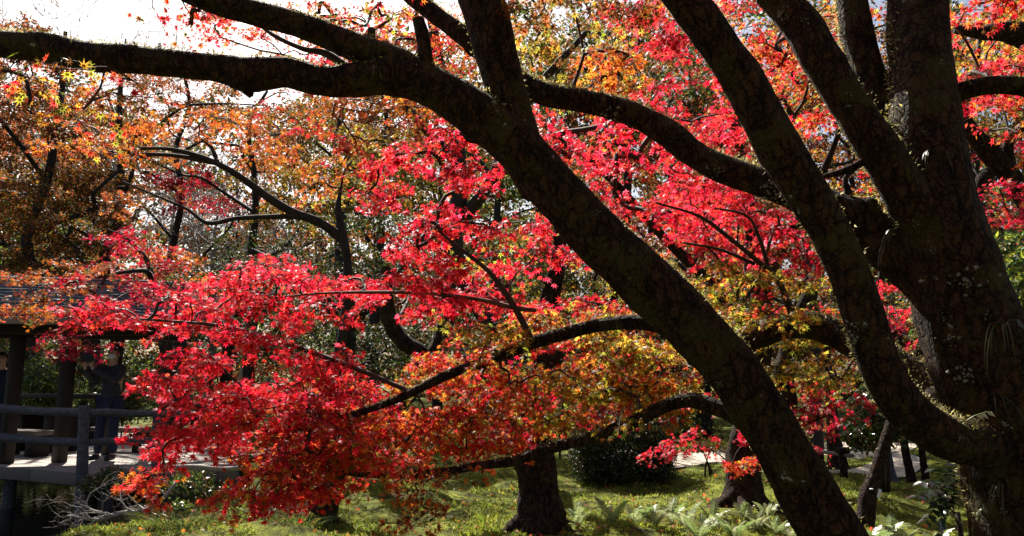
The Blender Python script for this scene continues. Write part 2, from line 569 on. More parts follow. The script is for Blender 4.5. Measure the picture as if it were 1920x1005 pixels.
class Tree:
    def __init__(self, name, label, base, group=None, cat='tree', seed=1):
        self.t = Thing(name, label, cat, base, group)
        self.rng = np.random.default_rng(seed)
        self.limb_pts, self.limb_r = [], []
        self.sp = []          # sprays: centre, radius, palette, leaf kind, leaf size, n
        self.moss = []

    def limb(self, name, pts, mat=None, sides=16, rough=0.16, freq=5.0, ridges=0.25, px=True, moss=0, step=None, part=True):
        P = []
        for q in pts:
            if px:
                w = at(q[0], q[1], q[2])
                depth = np.dot(w - CAM, FWD)
                P.append((*w, q[3] * depth / F / 2))
            else:
                P.append(q)
        P = np.array(P, dtype=float)
        rm = np.mean(P[:, 3])
        C = catmull(P, step or max(0.02, rm * 0.35))
        R = np.maximum(C[:, 3], 0.0015)
        V, T, Q, D = tube(C[:, :3], R, sides, rough, freq, ridges, seed=float(self.rng.random() * 50))
        fs = [f for f in (T, Q) if len(f)]
        ob = self.t.part(name, V, fs, mat or M_BARK2, smooth=True)
        self.limb_pts.append(C[::2, :3])
        self.limb_r.append(R[::2])
        if moss:
            n = len(D)
            up = D[:, 2] * 0.3 + D @ SUN * 0.8
            idx = np.where(up > 0.1)[0]
            w = np.clip(up[idx], 0, 1) ** 1.2
            self.moss.append((V[:n][idx], D[idx], w, moss))
        return ob

    def foliage(self, poly, d, pal, kind='near', R=0.14, size=0.0255, nl=60, dens=1.6, flat=0.3, droop=0.6):
        dm = (d[0] + d[1]) / 2
        rp = R * F / dm
        n = max(2, int(DENS[kind] * dens * poly_area(poly) / (2 * rp * rp * 0.9)))
        rg = self.rng
        per = 4 if kind == 'near' else 3
        P = scatter_poly(poly, max(2, int(round(n / per))), rg)
        for (x, y) in P:                 # a pad: a few sprays side by side in one drooping layer
            dd = d[0] + (d[1] - d[0]) * rg.random()
            c0 = at(x, y, dd)
            sl = rg.standard_normal(2) * 0.12
            for q in range(per):
                o = rg.standard_normal(3) * np.array((0.62, 0.75, 0.14)) * R
                o[2] += o[0] * sl[0] + o[1] * sl[1] - 0.5 * (o[0] ** 2 + o[1] ** 2) / (R * 3)
                self.sp.append((c0 + o, R * (0.7 + 0.6 * rg.random()), pal, kind, size * (0.88 + 0.24 * rg.random()), int(nl * (0.7 + 0.6 * rg.random())), flat, droop))

    def blob(self, c, r, n, pal, kind='mid', R=0.5, size=0.05, nl=60, flat=0.35, droop=0.5, shell=0.5):
        c, r = np.array(c, dtype=float), np.array(r, dtype=float)
        for _ in range(n):
            v = norm(self.rng.standard_normal(3))
            k = shell + (1 - shell) * self.rng.random() ** 0.5
            self.sp.append((c + v * r * k, R * (0.7 + 0.6 * self.rng.random()), pal, kind, size, int(nl * (0.7 + 0.6 * self.rng.random())), flat, droop))

    def finish(self, leaf_m=None, twig_m=None, twig_k=0.0022, tsides=5, single_leaves=0, fingers=True, tone=1.0):
        rng = self.rng
        leaf_m = leaf_m or M_LEAF
        twig_m = twig_m or M_TWIG
        if self.moss:
            mb = MB()
            for (P, D, w, dens) in self.moss:
                k = int(dens * 3.2)
                sel = rng.choice(len(P), k, p=w / w.sum())
                p = P[sel] + rng.standard_normal((k, 3)) * 0.011 - D[sel] * 0.003
                tip = norm(D[sel] + rng.standard_normal((k, 3)) * 0.55)
                nr = rng.standard_normal((k, 3))
                s = 0.008 + 0.012 * rng.random(k) ** 2.5
                base = np.array([(0.42, 0.36, 0.10), (0.50, 0.42, 0.16), (0.20, 0.18, 0.05), (0.60, 0.54, 0.30)])[rng.integers(0, 4, k)]
                V0 = TPL['needle'][0] * np.array((3.6, 1, 1))
                R = leaf_rot(tip, nr)
                V = p[:, None, :] + np.einsum('nij,kj->nki', R, V0) * s[:, None, None]
                T = np.arange(k * 3).reshape(-1, 3)
                mb.add(V.reshape(-1, 3), T, C=np.repeat(base, 3, 0))
            V, fs, C = mb.get()
            self.t.part('moss', V, fs, M_MOSS, C, kind='stuff')
        if not self.sp:
            return
        cen = np.array([s[0] for s in self.sp])
        n = len(cen)
        LP = np.concatenate(self.limb_pts)
        # Prim: grow the twig network out of the limbs
        dist = np.empty(n)
        par = np.empty((n, 3))
        pid = np.full(n, -1)
        pw = np.empty(n, dtype=int)
        for i in range(n):
            q = LP - cen[i]
            dd = np.sum(q * q, 1)
            j = int(np.argmin(dd))
            dist[i] = math.sqrt(dd[j]) * 0.95
            par[i] = LP[j]
        done = np.zeros(n, dtype=bool)
        order = []
        for _ in range(n):
            dm = np.where(done, 1e9, dist)
            i = int(np.argmin(dm))
            done[i] = True
            order.append(i)
            dd = np.linalg.norm(cen - cen[i], axis=1)
            up = (~done) & (dd < dist)
            dist[up] = dd[up]
            par[up] = cen[i]
            pid[up] = i
        cnt = np.ones(n)
        for i in reversed(order):
            if pid[i] >= 0:
                cnt[pid[i]] += cnt[i]
        tw = MB()
        groups = {}
        for i in range(n):
            c, R, pal, kind, size, nl, flat, droop = self.sp[i]
            a = par[i]
            ln = np.linalg.norm(c - a)
            if ln > 0.02:
                m1 = a + (c - a) * 0.35 + rng.standard_normal(3) * ln * 0.07 + UP * ln * 0.04
                m2 = a + (c - a) * 0.7 + rng.standard_normal(3) * ln * 0.06 + UP * ln * 0.06
                r0 = min(twig_k * math.sqrt(cnt[i]) + twig_k * 0.4, 0.011 if twig_k < 0.0025 else 0.03 * max(1, twig_k / 0.004))
                r1 = r0 * 0.75
                C = catmull(np.array([(*a, r0), (*m1, r0 * 0.95), (*m2, r0 * 0.85), (*c, r1)]), max(ln / 6, 0.03))
                V, T, Q, _ = tube(C[:, :3], C[:, 3], tsides, cap=False)
                tw.add(V, T, Q)
            out = c - a
            out[2] *= 0.25
            out = out / max(np.linalg.norm(out), 1e-6)
            out = norm(out + rng.standard_normal(3) * np.array((0.5, 0.5, 0.12)))
            nrm = norm(UP + rng.standard_normal(3) * flat * np.array((1, 1, 0.3)))
            e1 = norm(out - nrm * np.dot(out, nrm))
            e2 = np.cross(nrm, e1)
            nf = int(rng.integers(5, 9))
            fa = np.linspace(-1.9, 1.9, nf) + rng.standard_normal(nf) * 0.18
            fl = R * (0.65 + 0.5 * rng.random(nf)) * (1.0 - 0.12 * np.abs(fa))
            dirs = e1 * np.cos(fa)[:, None] + e2 * np.sin(fa)[:, None]
            lift = rng.standard_normal(nf) * 0.1
            fi = rng.integers(0, nf, nl)
            tt = np.sqrt(rng.random(nl)) * 1.02 + 0.03
            lat = (rng.choice([-1, 1], nl) * (0.2 + 0.8 * rng.random(nl)) * size * 1.1)
            side = np.cross(dirs, nrm)
            pos = c + dirs[fi] * (fl[fi] * tt)[:, None] + side[fi] * lat[:, None] + nrm * (lift[fi] * fl[fi] * tt)[:, None]
            pos[:, 2] -= droop * R * 0.35 * tt ** 2
            pos += rng.standard_normal((nl, 3)) * size * np.array((0.3, 0.3, 0.55))
            tip = dirs[fi] * 0.75 + side[fi] * np.sign(lat)[:, None] * 0.5 + rng.standard_normal((nl, 3)) * 0.35
            tip[:, 2] -= droop * (0.3 + 0.9 * rng.random(nl))
            ln_ = nrm * 0.75 + rng.standard_normal((nl, 3)) * 0.5
            Rm = leaf_rot(tip, ln_)
            sz = size * (0.55 + 0.7 * rng.random(nl))
            cj = 1 + 0.1 * rng.standard_normal()
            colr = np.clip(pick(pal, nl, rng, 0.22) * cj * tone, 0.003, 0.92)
            groups.setdefault(kind, []).append((pos, Rm, sz, colr))
            if fingers:
                for f in range(nf):
                    t3 = np.array((0, 0.5, 1.0))[:, None]
                    cc = c + dirs[f] * fl[f] * t3 + nrm * lift[f] * fl[f] * t3
                    cc[:, 2] -= droop * R * 0.35 * t3[:, 0] ** 2
                    V, T, Q, _ = tube(cc, np.array((1.6, 1.2, 0.6)) * 0.001 * max(1.0, R / 0.25), 3, cap=False)
                    tw.add(V, T, Q)
        if tw.n:
            V, fs, _ = tw.get()
            self.t.part('twigs', V, fs, twig_m, smooth=True, kind='stuff')
        mb = MB()
        for kind, lst in groups.items():
            pos = np.concatenate([q[0] for q in lst])
            Rm = np.concatenate([q[1] for q in lst])
            sz = np.concatenate([q[2] for q in lst])
            colr = np.concatenate([q[3] for q in lst])
            keep = np.ones(len(pos), dtype=bool)
            if single_leaves and kind == 'near':
                pp = to_px(pos)
                vis = (pp[:, 0] > 5) & (pp[:, 0] < 1915) & (pp[:, 1] > 5) & (pp[:, 1] < 1000) & (pp[:, 2] > 0.5)
                # the leaves that show largest: near, and turned towards the camera
                face = np.abs(np.sum(norm(pos - CAM) * Rm[:, :, 2], 1))
                score = np.where(vis, sz * sz * face / np.maximum(pp[:, 2], 0.3) ** 2, -1)
                idx = np.argsort(-score)[:single_leaves]
                keep[idx] = False
                self._single(pos[idx], Rm[idx], sz[idx], colr[idx], leaf_m)
            V, T, C = leaves_mesh(kind, pos[keep], Rm[keep], sz[keep], colr[keep])
            mb.add(V, T, C=C)
        V, fs, C = mb.get()
        self.t.part('crown', V, fs, leaf_m, C, kind='stuff')

    def _single(self, pos, Rm, sz, colr, mat):
        V0, T0 = TPL['near']
        # twelve shared leaf meshes, by pigment
        order = np.argsort(colr[:, 1] - colr[:, 0] * 0.3)
        for chunk in np.array_split(order, 12):
            if not len(chunk):
                continue
            me = raw_mesh('leaf', V0, T0, np.repeat(colr[chunk].mean(0)[None], len(V0), 0))
            me.materials.append(mat)
            for i in chunk:
                ob = bpy.data.objects.new('leaf', me)
                COL.objects.link(ob)
                ob.parent = self.t.o
                M = np.eye(4)
                M[:3, :3] = Rm[i] * sz[i]
                M[:3, 3] = pos[i] - self.t.loc
                ob.matrix_basis = Matrix(M.tolist())

# ------------------------------------------------------------------ ground, pond, path
WATER_Z = -0.36


def ground_z(x, y):
    x = np.asarray(x, dtype=float)
    y = np.asarray(y, dtype=float)
    edge = -3.9 + 0.25 * np.sin(y * 1.3) + 0.12 * np.sin(y * 3.7 + 1)
    pond = sstep(0.0, -1.7, x - edge) * (1 - sstep(14.6, 16.0, y + 0.3 * np.sin(x)))
    z = -0.85 * pond
    # moss mounds
    m = 0.05 * np.sin(x * 1.1 + 0.4) * np.cos(y * 0.9) + 0.035 * np.sin(x * 2.3 + y * 1.7) + 0.02 * np.sin(x * 4.1 - y * 3.3 + 1.2)
    z = z + m * (1 - pond) * (1 - sstep(18, 26, y)) * 1.2
    z = z + 0.10 * np.exp(-((x - 0.5) ** 2 / 2.2 + (y - 7.6) ** 2 / 2.0))
    z = z + 0.9 * sstep(22, 60, y) + 2.5 * sstep(60, 160, y)
    return z


def axis(lo, hi, step, far, k=1.22):
    a = list(np.arange(lo, hi + 1e-6, step))
    s = step
    up = [a[-1]]
    while up[-1] < far:
        s *= k
        up.append(up[-1] + s)
    s = step
    dn = [a[0]]
    while dn[-1] > -far:
        s *= k
        dn.append(dn[-1] - s)
    return np.array(dn[:0:-1] + a + up[1:])


xs = axis(-7.0, 8.0, 0.085, 320)
ys = axis(4.5, 18.0, 0.085, 320)
GX, GY = np.meshgrid(xs, ys)
GZ = ground_z(GX, GY)
fine = (GX > -7.5) & (GX < 8.5) & (GY > 3) & (GY < 20)
rz = np.random.default_rng(3)
for a, b in zip(*np.where(fine)):
    p = Vector((GX[a, b] * 3.2, GY[a, b] * 3.2, 0))
    GZ[a, b] += 0.035 * noise.noise(p) + 0.022 * noise.noise(p * 2.6) + 0.014 * noise.noise(p * 5.3)
V = np.stack([GX, GY, GZ], -1).reshape(-1, 3)
nx, ny = len(xs), len(ys)
i = np.arange(ny - 1)[:, None] * nx
j = np.arange(nx - 1)[None]
Q = np.stack([i + j, i + j + 1, i + nx + j + 1, i + nx + j], -1).reshape(-1, 4)


def ground_material():
    m, nt, out = new_mat('moss_ground')
    L = nt.links.new
    p = N_(nt, 'ShaderNodeBsdfPrincipled', Roughness=0.95)
    p.inputs['Specular IOR Level'].default_value = 0.1
    a = noise_tex(nt, 3.0, 6, 0.65)
    r1 = ramp(nt, a.outputs[0], [(0.34, (0.035, 0.03, 0.012)), (0.46, (0.08, 0.09, 0.014)), (0.60, (0.18, 0.20, 0.022)), (0.74, (0.27, 0.27, 0.04))])
    b = noise_tex(nt, 40, 4, 0.7)
    r2 = ramp(nt, b.outputs[0], [(0.35, (0.45, 0.45, 0.45)), (0.7, (1.15, 1.15, 1.15))])
    mx = N_(nt, 'ShaderNodeMix', _data_type='RGBA', _blend_type='MULTIPLY')
    mx.inputs[0].default_value = 1
    L(r1.outputs[0], mx.inputs[6])
    L(r2.outputs[0], mx.inputs[7])
    L(mx.outputs[2], p.inputs['Base Color'])
    bp = N_(nt, 'ShaderNodeBump', Strength=0.8, Distance=0.03)
    L(b.outputs[0], bp.inputs['Height'])
    L(bp.outputs[0], p.inputs['Normal'])
    L(p.outputs[0], out.inputs[0])
    return m


M_GROUND = ground_material()
single('ground', V, Q, M_GROUND, kind='structure', smooth=True)

# pond
m, nt, out = new_mat('pond_water')
p = N_(nt, 'ShaderNodeBsdfPrincipled', Roughness=0.06)
p.inputs['Base Color'].default_value = (0.012, 0.014, 0.010, 1)
p.inputs['Specular IOR Level'].default_value = 0.5
nz = noise_tex(nt, 5, 3, 0.5)
bp = N_(nt, 'ShaderNodeBump', Strength=0.12, Distance=0.05)
nt.links.new(nz.outputs[0], bp.inputs['Height'])
nt.links.new(bp.outputs[0], p.inputs['Normal'])
nt.links.new(p.outputs[0], out.inputs[0])
M_WATER = m
single('pond_water', [(-60, -20, WATER_Z), (-3.2, -20, WATER_Z), (-3.2, 16.4, WATER_Z), (-60, 16.4, WATER_Z)], np.array([(0, 1, 2, 3)]), M_WATER, kind='structure')

# sandy path, a sheet draped on the ground
M_PATH = plain_mat('sandy_path', (0.30, 0.25, 0.19), (0.50, 0.43, 0.34), 9, 0.95, 0.3)


def strip(name, cl, width, lift, mat, step=0.25, cross=9):
    C = catmull(np.array(cl, dtype=float), step)
    T = norm(np.gradient(C, axis=0))
    S = np.stack([T[:, 1], -T[:, 0]], 1)
    u = np.linspace(-0.5, 0.5, cross)
    wob = np.array([0.16 * noise.noise(Vector((c[0] * 1.2, c[1] * 1.2, 3))) for c in C])
    P = C[:, None, :2] + S[:, None] * (u[None, :, None] * (width + wob[:, None, None]))
    Z = ground_z(P[..., 0], P[..., 1]) + lift - 0.03 * (np.abs(u)[None] > 0.45)
    V = np.concatenate([P, Z[..., None]], -1).reshape(-1, 3)
    n = len(C)
    i = np.arange(n - 1)[:, None] * cross
    j = np.arange(cross - 1)[None]
    Q = np.stack([i + j, i + j + 1, i + cross + j + 1, i + cross + j], -1).reshape(-1, 4)
    return single(name, V, Q, mat, kind='structure', smooth=True)


strip('path', [(1.2, 15.2), (4, 15.6), (6.5, 16.6), (9, 18.5), (12, 21), (18, 24)], 2.3, 0.05, M_PATH)
strip('side_path', [(4.6, 12.95), (5.4, 12.75), (6.3, 13.0), (7.2, 13.9), (7.8, 15.5), (7.9, 17.0)], 0.8, 0.055, M_PATH)

# ------------------------------------------------------------------ the two foreground maples
BIG = Tree('maple_tree', 'thick mossy maple with several limbs rising from one trunk beside the camera, rightmost tree', (1.9, 3.0, -0.05), 'foreground maples', seed=11)
BIG.limb('trunk', [(2020, 1560, 3.0, 420), (1985, 1300, 3.0, 310), (1958, 1100, 3.0, 262), (1935, 960, 3.0, 228), (1905, 830, 3.0, 205), (1862, 730, 3.0, 186), (1826, 630, 3.0, 178),
                   (1793, 530, 3.0, 165), (1765, 430, 3.0, 148), (1748, 330, 3.02, 132), (1734, 220, 3.05, 116), (1726, 110, 3.1, 110), (1721, 0, 3.15, 106), (1716, -150, 3.2, 96), (1700, -330, 3.3, 78), (1670, -560, 3.5, 55), (1640, -800, 3.7, 30)],
         M_BARK, 40, 0.13, 4.0, 0.3, moss=7000)
BIG.limb('limb', [(1935, 850, 3.0, 90), (1870, 838, 2.92, 84), (1800, 832, 2.84, 74), (1742, 800, 2.80, 78), (1690, 752, 2.78, 80), (1655, 695, 2.76, 76), (1628, 620, 2.74, 74), (1592, 512, 2.72, 72), (1540, 405, 2.70, 76), (1475, 298, 2.68, 78),
                  (1405, 175, 2.66, 77), (1345, 80, 2.64, 74), (1282, -5, 2.62, 72), (1200, -110, 2.6, 62), (1090, -230, 2.55, 48), (950, -330, 2.5, 30)],
         M_BARK, 26, 0.15, 5.0, 0.3, moss=5200)
BIG.limb('limb', [(1760, 470, 3.0, 90), (1715, 390, 2.95, 84), (1662, 300, 2.93, 76), (1598, 203, 2.93, 71), (1540, 112, 2.95, 70), (1508, 52, 2.97, 70), (1456, -8, 3.0, 64), (1390, -90, 3.05, 54), (1300, -220, 3.1, 40), (1200, -400, 3.2, 22)],
         M_BARK, 24, 0.15, 5.0, 0.3, moss=3200)
BIG.limb('limb', [(1745, 380, 3.1, 66), (1695, 275, 3.18, 60), (1645, 178, 3.22, 58), (1612, 85, 3.26, 56), (1594, -10, 3.3, 54), (1570, -130, 3.4, 44), (1530, -300, 3.5, 28)], M_BARK, 20, 0.15, 5.0, 0.3, moss=1600)
BIG.limb('limb', [(1770, 540, 3.05, 110), (1700, 490, 3.1, 100), (1640, 440, 3.15, 92), (1590, 412, 3.18, 84), (1535, 385, 3.22, 70), (1460, 352, 3.27, 60), (1385, 328, 3.32, 56), (1310, 296, 3.38, 54), (1245, 245, 3.44, 50), (1180, 211, 3.5, 44), (1100, 190, 3.55, 42), (1010, 172, 3.6, 42),
                  (930, 118, 3.66, 38), (862, 62, 3.7, 35), (790, 8, 3.75, 31), (690, -70, 3.8, 24), (560, -160, 3.9, 14)], M_BARK, 24, 0.16, 5.0, 0.3, moss=4200)
BIG.limb('limb', [(1740, 215, 3.05, 46), (1790, 178, 3.05, 36), (1840, 163, 3.0, 33), (1900, 160, 2.95, 34), (1980, 175, 2.9, 30), (2100, 160, 2.85, 20)], M_BARK, 16, 0.15, 6.0, 0.2, moss=500)
BIG.limb('limb', [(1880, 800, 3.1, 60), (1800, 760, 3.2, 62), (1745, 722, 3.35, 62), (1690, 688, 3.5, 60), (1640, 662, 3.6, 56), (1590, 640, 3.7, 52), (1540, 615, 3.8, 50), (1480, 612, 3.9, 46), (1420, 636, 4.0, 34), (1350, 655, 4.1, 20), (1290, 680, 4.2, 10)],
         M_BARK, 20, 0.18, 5.0, 0.3, moss=1500)
BIG.limb('cut_stub', [(1890, 800, 3.05, 80), (1850, 785, 3.05, 62), (1810, 768, 3.06, 50), (1775, 752, 3.08, 42), (1752, 742, 3.1, 34), (1735, 735, 3.12, 14)], plain_mat('bare_grey_wood', (0.05, 0.042, 0.035), (0.14, 0.12, 0.10), 40, 0.9, 0.6, (1, 5, 5)), 18, 0.3, 9.0, 0.4)
BIG.limb('branch', [(1690, 270, 2.95, 22), (1640, 290, 2.95, 18), (1590, 318, 2.95, 16), (1545, 330, 3.0, 10)], M_BARK2, 10)
BIG.limb('branch', [(1580, 400, 3.18, 16), (1590, 365, 3.15, 15), (1585, 335, 3.15, 9), (1605, 310, 3.15, 4)], M_BARK2, 9)
BIG.limb('branch', [(1500, 620, 3.85, 18), (1478, 570, 3.8, 14), (1455, 520, 3.75, 12), (1415, 485, 3.7, 10), (1360, 440, 3.65, 8), (1310, 405, 3.6, 6), (1230, 380, 3.6, 4)], M_TWIG, 8)
BIG.limb('branch', [(1440, 500, 3.75, 9), (1425, 450, 3.7, 7), (1400, 405, 3.7, 5), (1340, 390, 3.7, 3)], M_TWIG, 7)
BIG.limb('branch', [(1415, 495, 3.72, 8), (1350, 468, 3.7, 6), (1280, 455, 3.65, 4)], M_TWIG, 7)

LEAN = Tree('maple_tree', 'leaning maple with a curved dark trunk crossing the picture and low red sprays', (1.85, 3.15, -0.02), 'foreground maples', seed=12)
LEAN.limb('trunk', [(1790, 1520, 3.2, 240), (1700, 1290, 3.18, 168), (1640, 1160, 3.16, 138), (1582, 1045, 3.14, 120), (1532, 955, 3.12, 112), (1478, 860, 3.1, 106), (1428, 778, 3.1, 104), (1370, 690, 3.1, 104), (1308, 622, 3.1, 106), (1225, 542, 3.1, 108), (1122, 445, 3.1, 104),
                    (1035, 350, 3.1, 96), (985, 290, 3.1, 88), (960, 215, 3.1, 80), (943, 150, 3.1, 75), (920, 60, 3.1, 80), (898, -10, 3.1, 82), (868, -110, 3.1, 72), (830, -240, 3.1, 56), (800, -420, 3.1, 34), (790, -600, 3.1, 16)],
          M_BARK, 34, 0.13, 4.5, 0.3, moss=6000)
LEAN.limb('limb', [(1030, 345, 3.1, 92), (965, 272, 3.05, 92), (905, 222, 3.02, 88), (845, 182, 3.0, 82), (790, 155, 3.0, 80), (735, 142, 3.0, 82), (680, 146, 3.0, 68), (610, 152, 3.0, 58), (535, 136, 3.0, 58), (470, 140, 3.0, 64), (420, 130, 3.0, 54), (340, 120, 3.0, 54), (255, 112, 3.0, 56),
                    (160, 104, 3.0, 54), (80, 90, 3.0, 52), (0, 82, 3.0, 50), (-90, 70, 3.0, 46), (-220, 60, 3.0, 38), (-400, 40, 3.0, 24)], M_BARK, 24, 0.17, 5.0, 0.3, moss=2600)
LEAN.limb('limb', [(800, 150, 3.0, 66), (740, 118, 3.0, 62), (690, 98, 3.0, 54), (635, 76, 3.0, 50), (560, 46, 3.0, 48), (480, 26, 3.0, 47), (400, 4, 3.0, 44), (320, -30, 3.0, 40), (200, -100, 3.0, 32), (60, -180, 3.0, 18)], M_BARK, 20, 0.15, 5.0, 0.3, moss=1500)
LEAN.limb('broken_stub', [(800, 150, 3.0, 40), (797, 105, 2.98, 30), (793, 70, 2.98, 26), (785, 36, 2.98, 23)], M_BARK, 14, 0.2, 9, 0.2)
LEAN.limb('broken_stub', [(700, 105, 3.02, 26), (695, 78, 3.03, 22), (697, 55, 3.04, 16)], M_BARK, 10, 0.2, 9, 0.2)
LEAN.limb('branch', [(655, 128, 3.05, 18), (610, 100, 3.08, 15), (570, 92, 3.1, 10), (520, 70, 3.15, 8), (478, 42, 3.2, 4)], M_TWIG, 8)
LEAN.limb('branch', [(452, 150, 3.0, 34), (462, 168, 3.0, 30), (458, 176, 3.0, 22)], M_BARK, 12, 0.25, 12)
LEAN.limb('branch', [(1300, 640, 3.15, 40), (1262, 618, 3.2, 33), (1200, 605, 3.28, 29), (1130, 609, 3.36, 26), (1050, 628, 3.44, 24), (985, 648, 3.5, 24), (905, 680, 3.56, 20), (832, 706, 3.62, 19), (760, 742, 3.68, 16), (690, 768, 3.74, 13), (600, 795, 3.8, 10), (510, 812, 3.85, 6), (440, 820, 3.9, 4)],
          M_BARK2, 14, 0.16, 8, 0.2, moss=400)
LEAN.limb('branch', [(1430, 815, 3.12, 42), (1385, 782, 3.15, 37), (1335, 762, 3.2, 33), (1292, 750, 3.25, 30), (1240, 764, 3.3, 26), (1180, 795, 3.36, 25), (1110, 820, 3.42, 23), (1035, 840, 3.5, 21), (965, 864, 3.56, 18), (900, 873, 3.62, 16), (830, 885, 3.7, 16), (760, 890, 3.76, 13), (680, 890, 3.82, 11), (600, 880, 3.9, 6), (540, 870, 3.95, 3)],
          M_BARK2, 14, 0.16, 8, 0.2, moss=400)
LEAN.limb('branch', [(1000, 648, 3.5, 15), (978, 600, 3.5, 12), (945, 545, 3.5, 11), (912, 505, 3.52, 9), (865, 468, 3.55, 7), (822, 432, 3.6, 4)], M_TWIG, 8)
LEAN.limb('branch', [(1005, 582, 3.5, 8), (960, 576, 3.52, 9), (900, 562, 3.55, 8), (800, 550, 3.62, 7), (700, 548, 3.7, 6), (600, 550, 3.8, 4), (500, 560, 3.9, 3)], plain_mat('red_twig', (0.07, 0.025, 0.018), (0.13, 0.05, 0.035), 30), 8)
LEAN.limb('branch', [(770, 735, 3.68, 9), (690, 700, 3.75, 9), (595, 664, 3.82, 9), (500, 632, 3.9, 8), (420, 612, 3.95, 7), (330, 603, 4.0, 5), (262, 598, 4.05, 3)], M_TWIG, 8)

# foliage of the leaning maple: the red sprays
LEAN.foliage([(155, 592), (205, 535), (245, 530), (235, 595), (205, 620), (165, 610)], (3.9, 4.3), 'red', dens=1.0, R=0.12)
LEAN.foliage([(270, 580), (340, 535), (420, 510), (520, 480), (560, 490), (610, 500), (690, 500), (710, 540), (690, 575), (560, 590), (440, 590), (330, 605), (280, 600)], (3.7, 4.3), 'red', dens=2.0)
LEAN.foliage([(295, 705), (370, 640), (440, 625), (560, 650), (640, 670), (690, 710), (640, 760), (560, 790), (430, 825), (370, 815), (300, 812), (340, 760)], (3.6, 4.2), 'red', dens=2.1)
LEAN.foliage([(835, 385), (875, 385), (890, 440), (860, 470), (940, 555), (910, 590), (850, 570), (740, 570), (735, 520), (765, 500), (775, 430)], (3.5, 3.95), 'red', dens=2.1)
LEAN.foliage([(745, 310), (800, 235), (860, 250), (925, 305), (910, 340), (850, 335), (750, 325)], (3.6, 4.0), 'red', dens=2.2)
LEAN.foliage([(690, 355), (715, 350), (705, 378), (685, 375)], (3.8, 3.9), 'red', dens=1.5, R=0.12, nl=40)
LEAN.foliage([(890, 470), (935, 420), (1000, 410), (1050, 450), (1045, 480), (970, 485), (930, 510), (900, 495)], (3.5, 3.8), 'red', dens=1.8)
LEAN.foliage([(450, 860), (560, 810), (700, 750), (860, 770), (900, 830), (800, 860), (700, 870), (620, 915), (550, 945), (510, 945), (520, 910), (460, 910)], (3.5, 4.1), 'redmix', dens=2.3)
LEAN.foliage([(500, 905), (570, 870), (610, 900), (560, 945), (515, 950)], (3.4, 3.7), 'red', dens=1.2, R=0.12)
LEAN.foliage([(450, 850), (560, 800), (640, 800), (560, 850), (470, 880)], (3.4, 3.8), 'red', dens=1.0, R=0.12)
LEAN.foliage([(490, 740), (700, 700), (860, 660), (960, 690), (1000, 780), (930, 840), (860, 800), (700, 780), (560, 800)], (3.6, 4.2), 'redmix', dens=1.7)
LEAN.foliage([(760, 680), (950, 640), (1000, 600), (1150, 570), (1230, 610), (1310, 700), (1280, 735), (1150, 765), (1020, 800), (900, 770)], (3.5, 4.2), 'ormix', dens=1.6)
LEAN.foliage([(1000, 670), (1100, 640), (1230, 640), (1310, 710), (1280, 745), (1170, 765), (1060, 740)], (3.3, 3.7), 'yellow', dens=1.5)
LEAN.foliage([(900, 620), (1000, 590), (1100, 575), (1200, 600), (1050, 640), (930, 660)], (3.3, 3.8), 'yellow', dens=1.0)
LEAN.foliage([(1000, 590), (1060, 545), (1120, 520), (1180, 560), (1230, 600), (1100, 610)], (3.6, 4.2), 'ormix', dens=1.4)
LEAN.foliage([(1060, 560), (1110, 500), (1160, 540), (1150, 590), (1090, 600)], (3.9, 4.3), 'red', dens=1.0)
LEAN.foliage([(280, 888), (310, 884), (315, 900), (285, 902)], (4.0, 4.1), 'redmix', dens=0.8, R=0.1, nl=40)
LEAN.foliage([(735, 960), (760, 900), (800, 895), (770, 950)], (3.5, 3.7), 'rust', dens=1.0, R=0.16, nl=45)
LEAN.foliage([(300, 825), (350, 800), (400, 835), (370, 845), (310, 838)], (3.9, 4.2), 'red', dens=1.0)
LEAN.foliage([(0, 120), (100, 140), (270, 160), (250, 185), (150, 190), (60, 210), (0, 200)], (2.6, 3.2), 'ormix', dens=1.2, R=0.2, nl=34, droop=1.1)
LEAN.foliage([(390, 35), (520, 55), (640, 110), (600, 118), (500, 105), (420, 90)], (4.2, 5.2), 'red', dens=1.6, nl=40, R=0.2)
LEAN.foliage([(340, 0), (400, 20), (460, 30), (420, 50), (360, 30)], (3.2, 3.8), 'redmix', dens=0.8, nl=18)
LEAN.foliage([(120, -30), (420, -60), (300, -120), (100, -100)], (3.3, 4.2), 'redmix', dens=0.4, nl=24)
LEAN.foliage([(520, 20), (680, 10), (800, 0), (800, 40), (700, 60), (600, 40)], (3.4, 4.4), 'ormix', dens=1.2, nl=45)
LEAN.foliage([(800, -260), (-100, -260), (-100, -600), (800, -800)], (1.8, 3.0), 'redmix', dens=0.12, R=0.35, nl=70, size=0.034)
LEAN.limb('limb', [(-0.21, 3.12, 3.55, 0.07), (-0.5, 2.3, 4.1, 0.062), (-0.9, 1.2, 4.35, 0.054), (-1.3, -0.4, 4.4, 0.042), (-1.8, -2.4, 4.3, 0.02)], M_BARK, 14, 0.15, 5, 0.2, px=False)
LEAN.blob((-1.4, -1.3, 4.3), (3.2, 2.9, 0.8), 260, 'redmix', 'oval', 0.4, 0.065, 80, shell=0.1)  # unseen crown over the camera, enlarged to shade the trunk fronts
LEAN.finish(single_leaves=300)

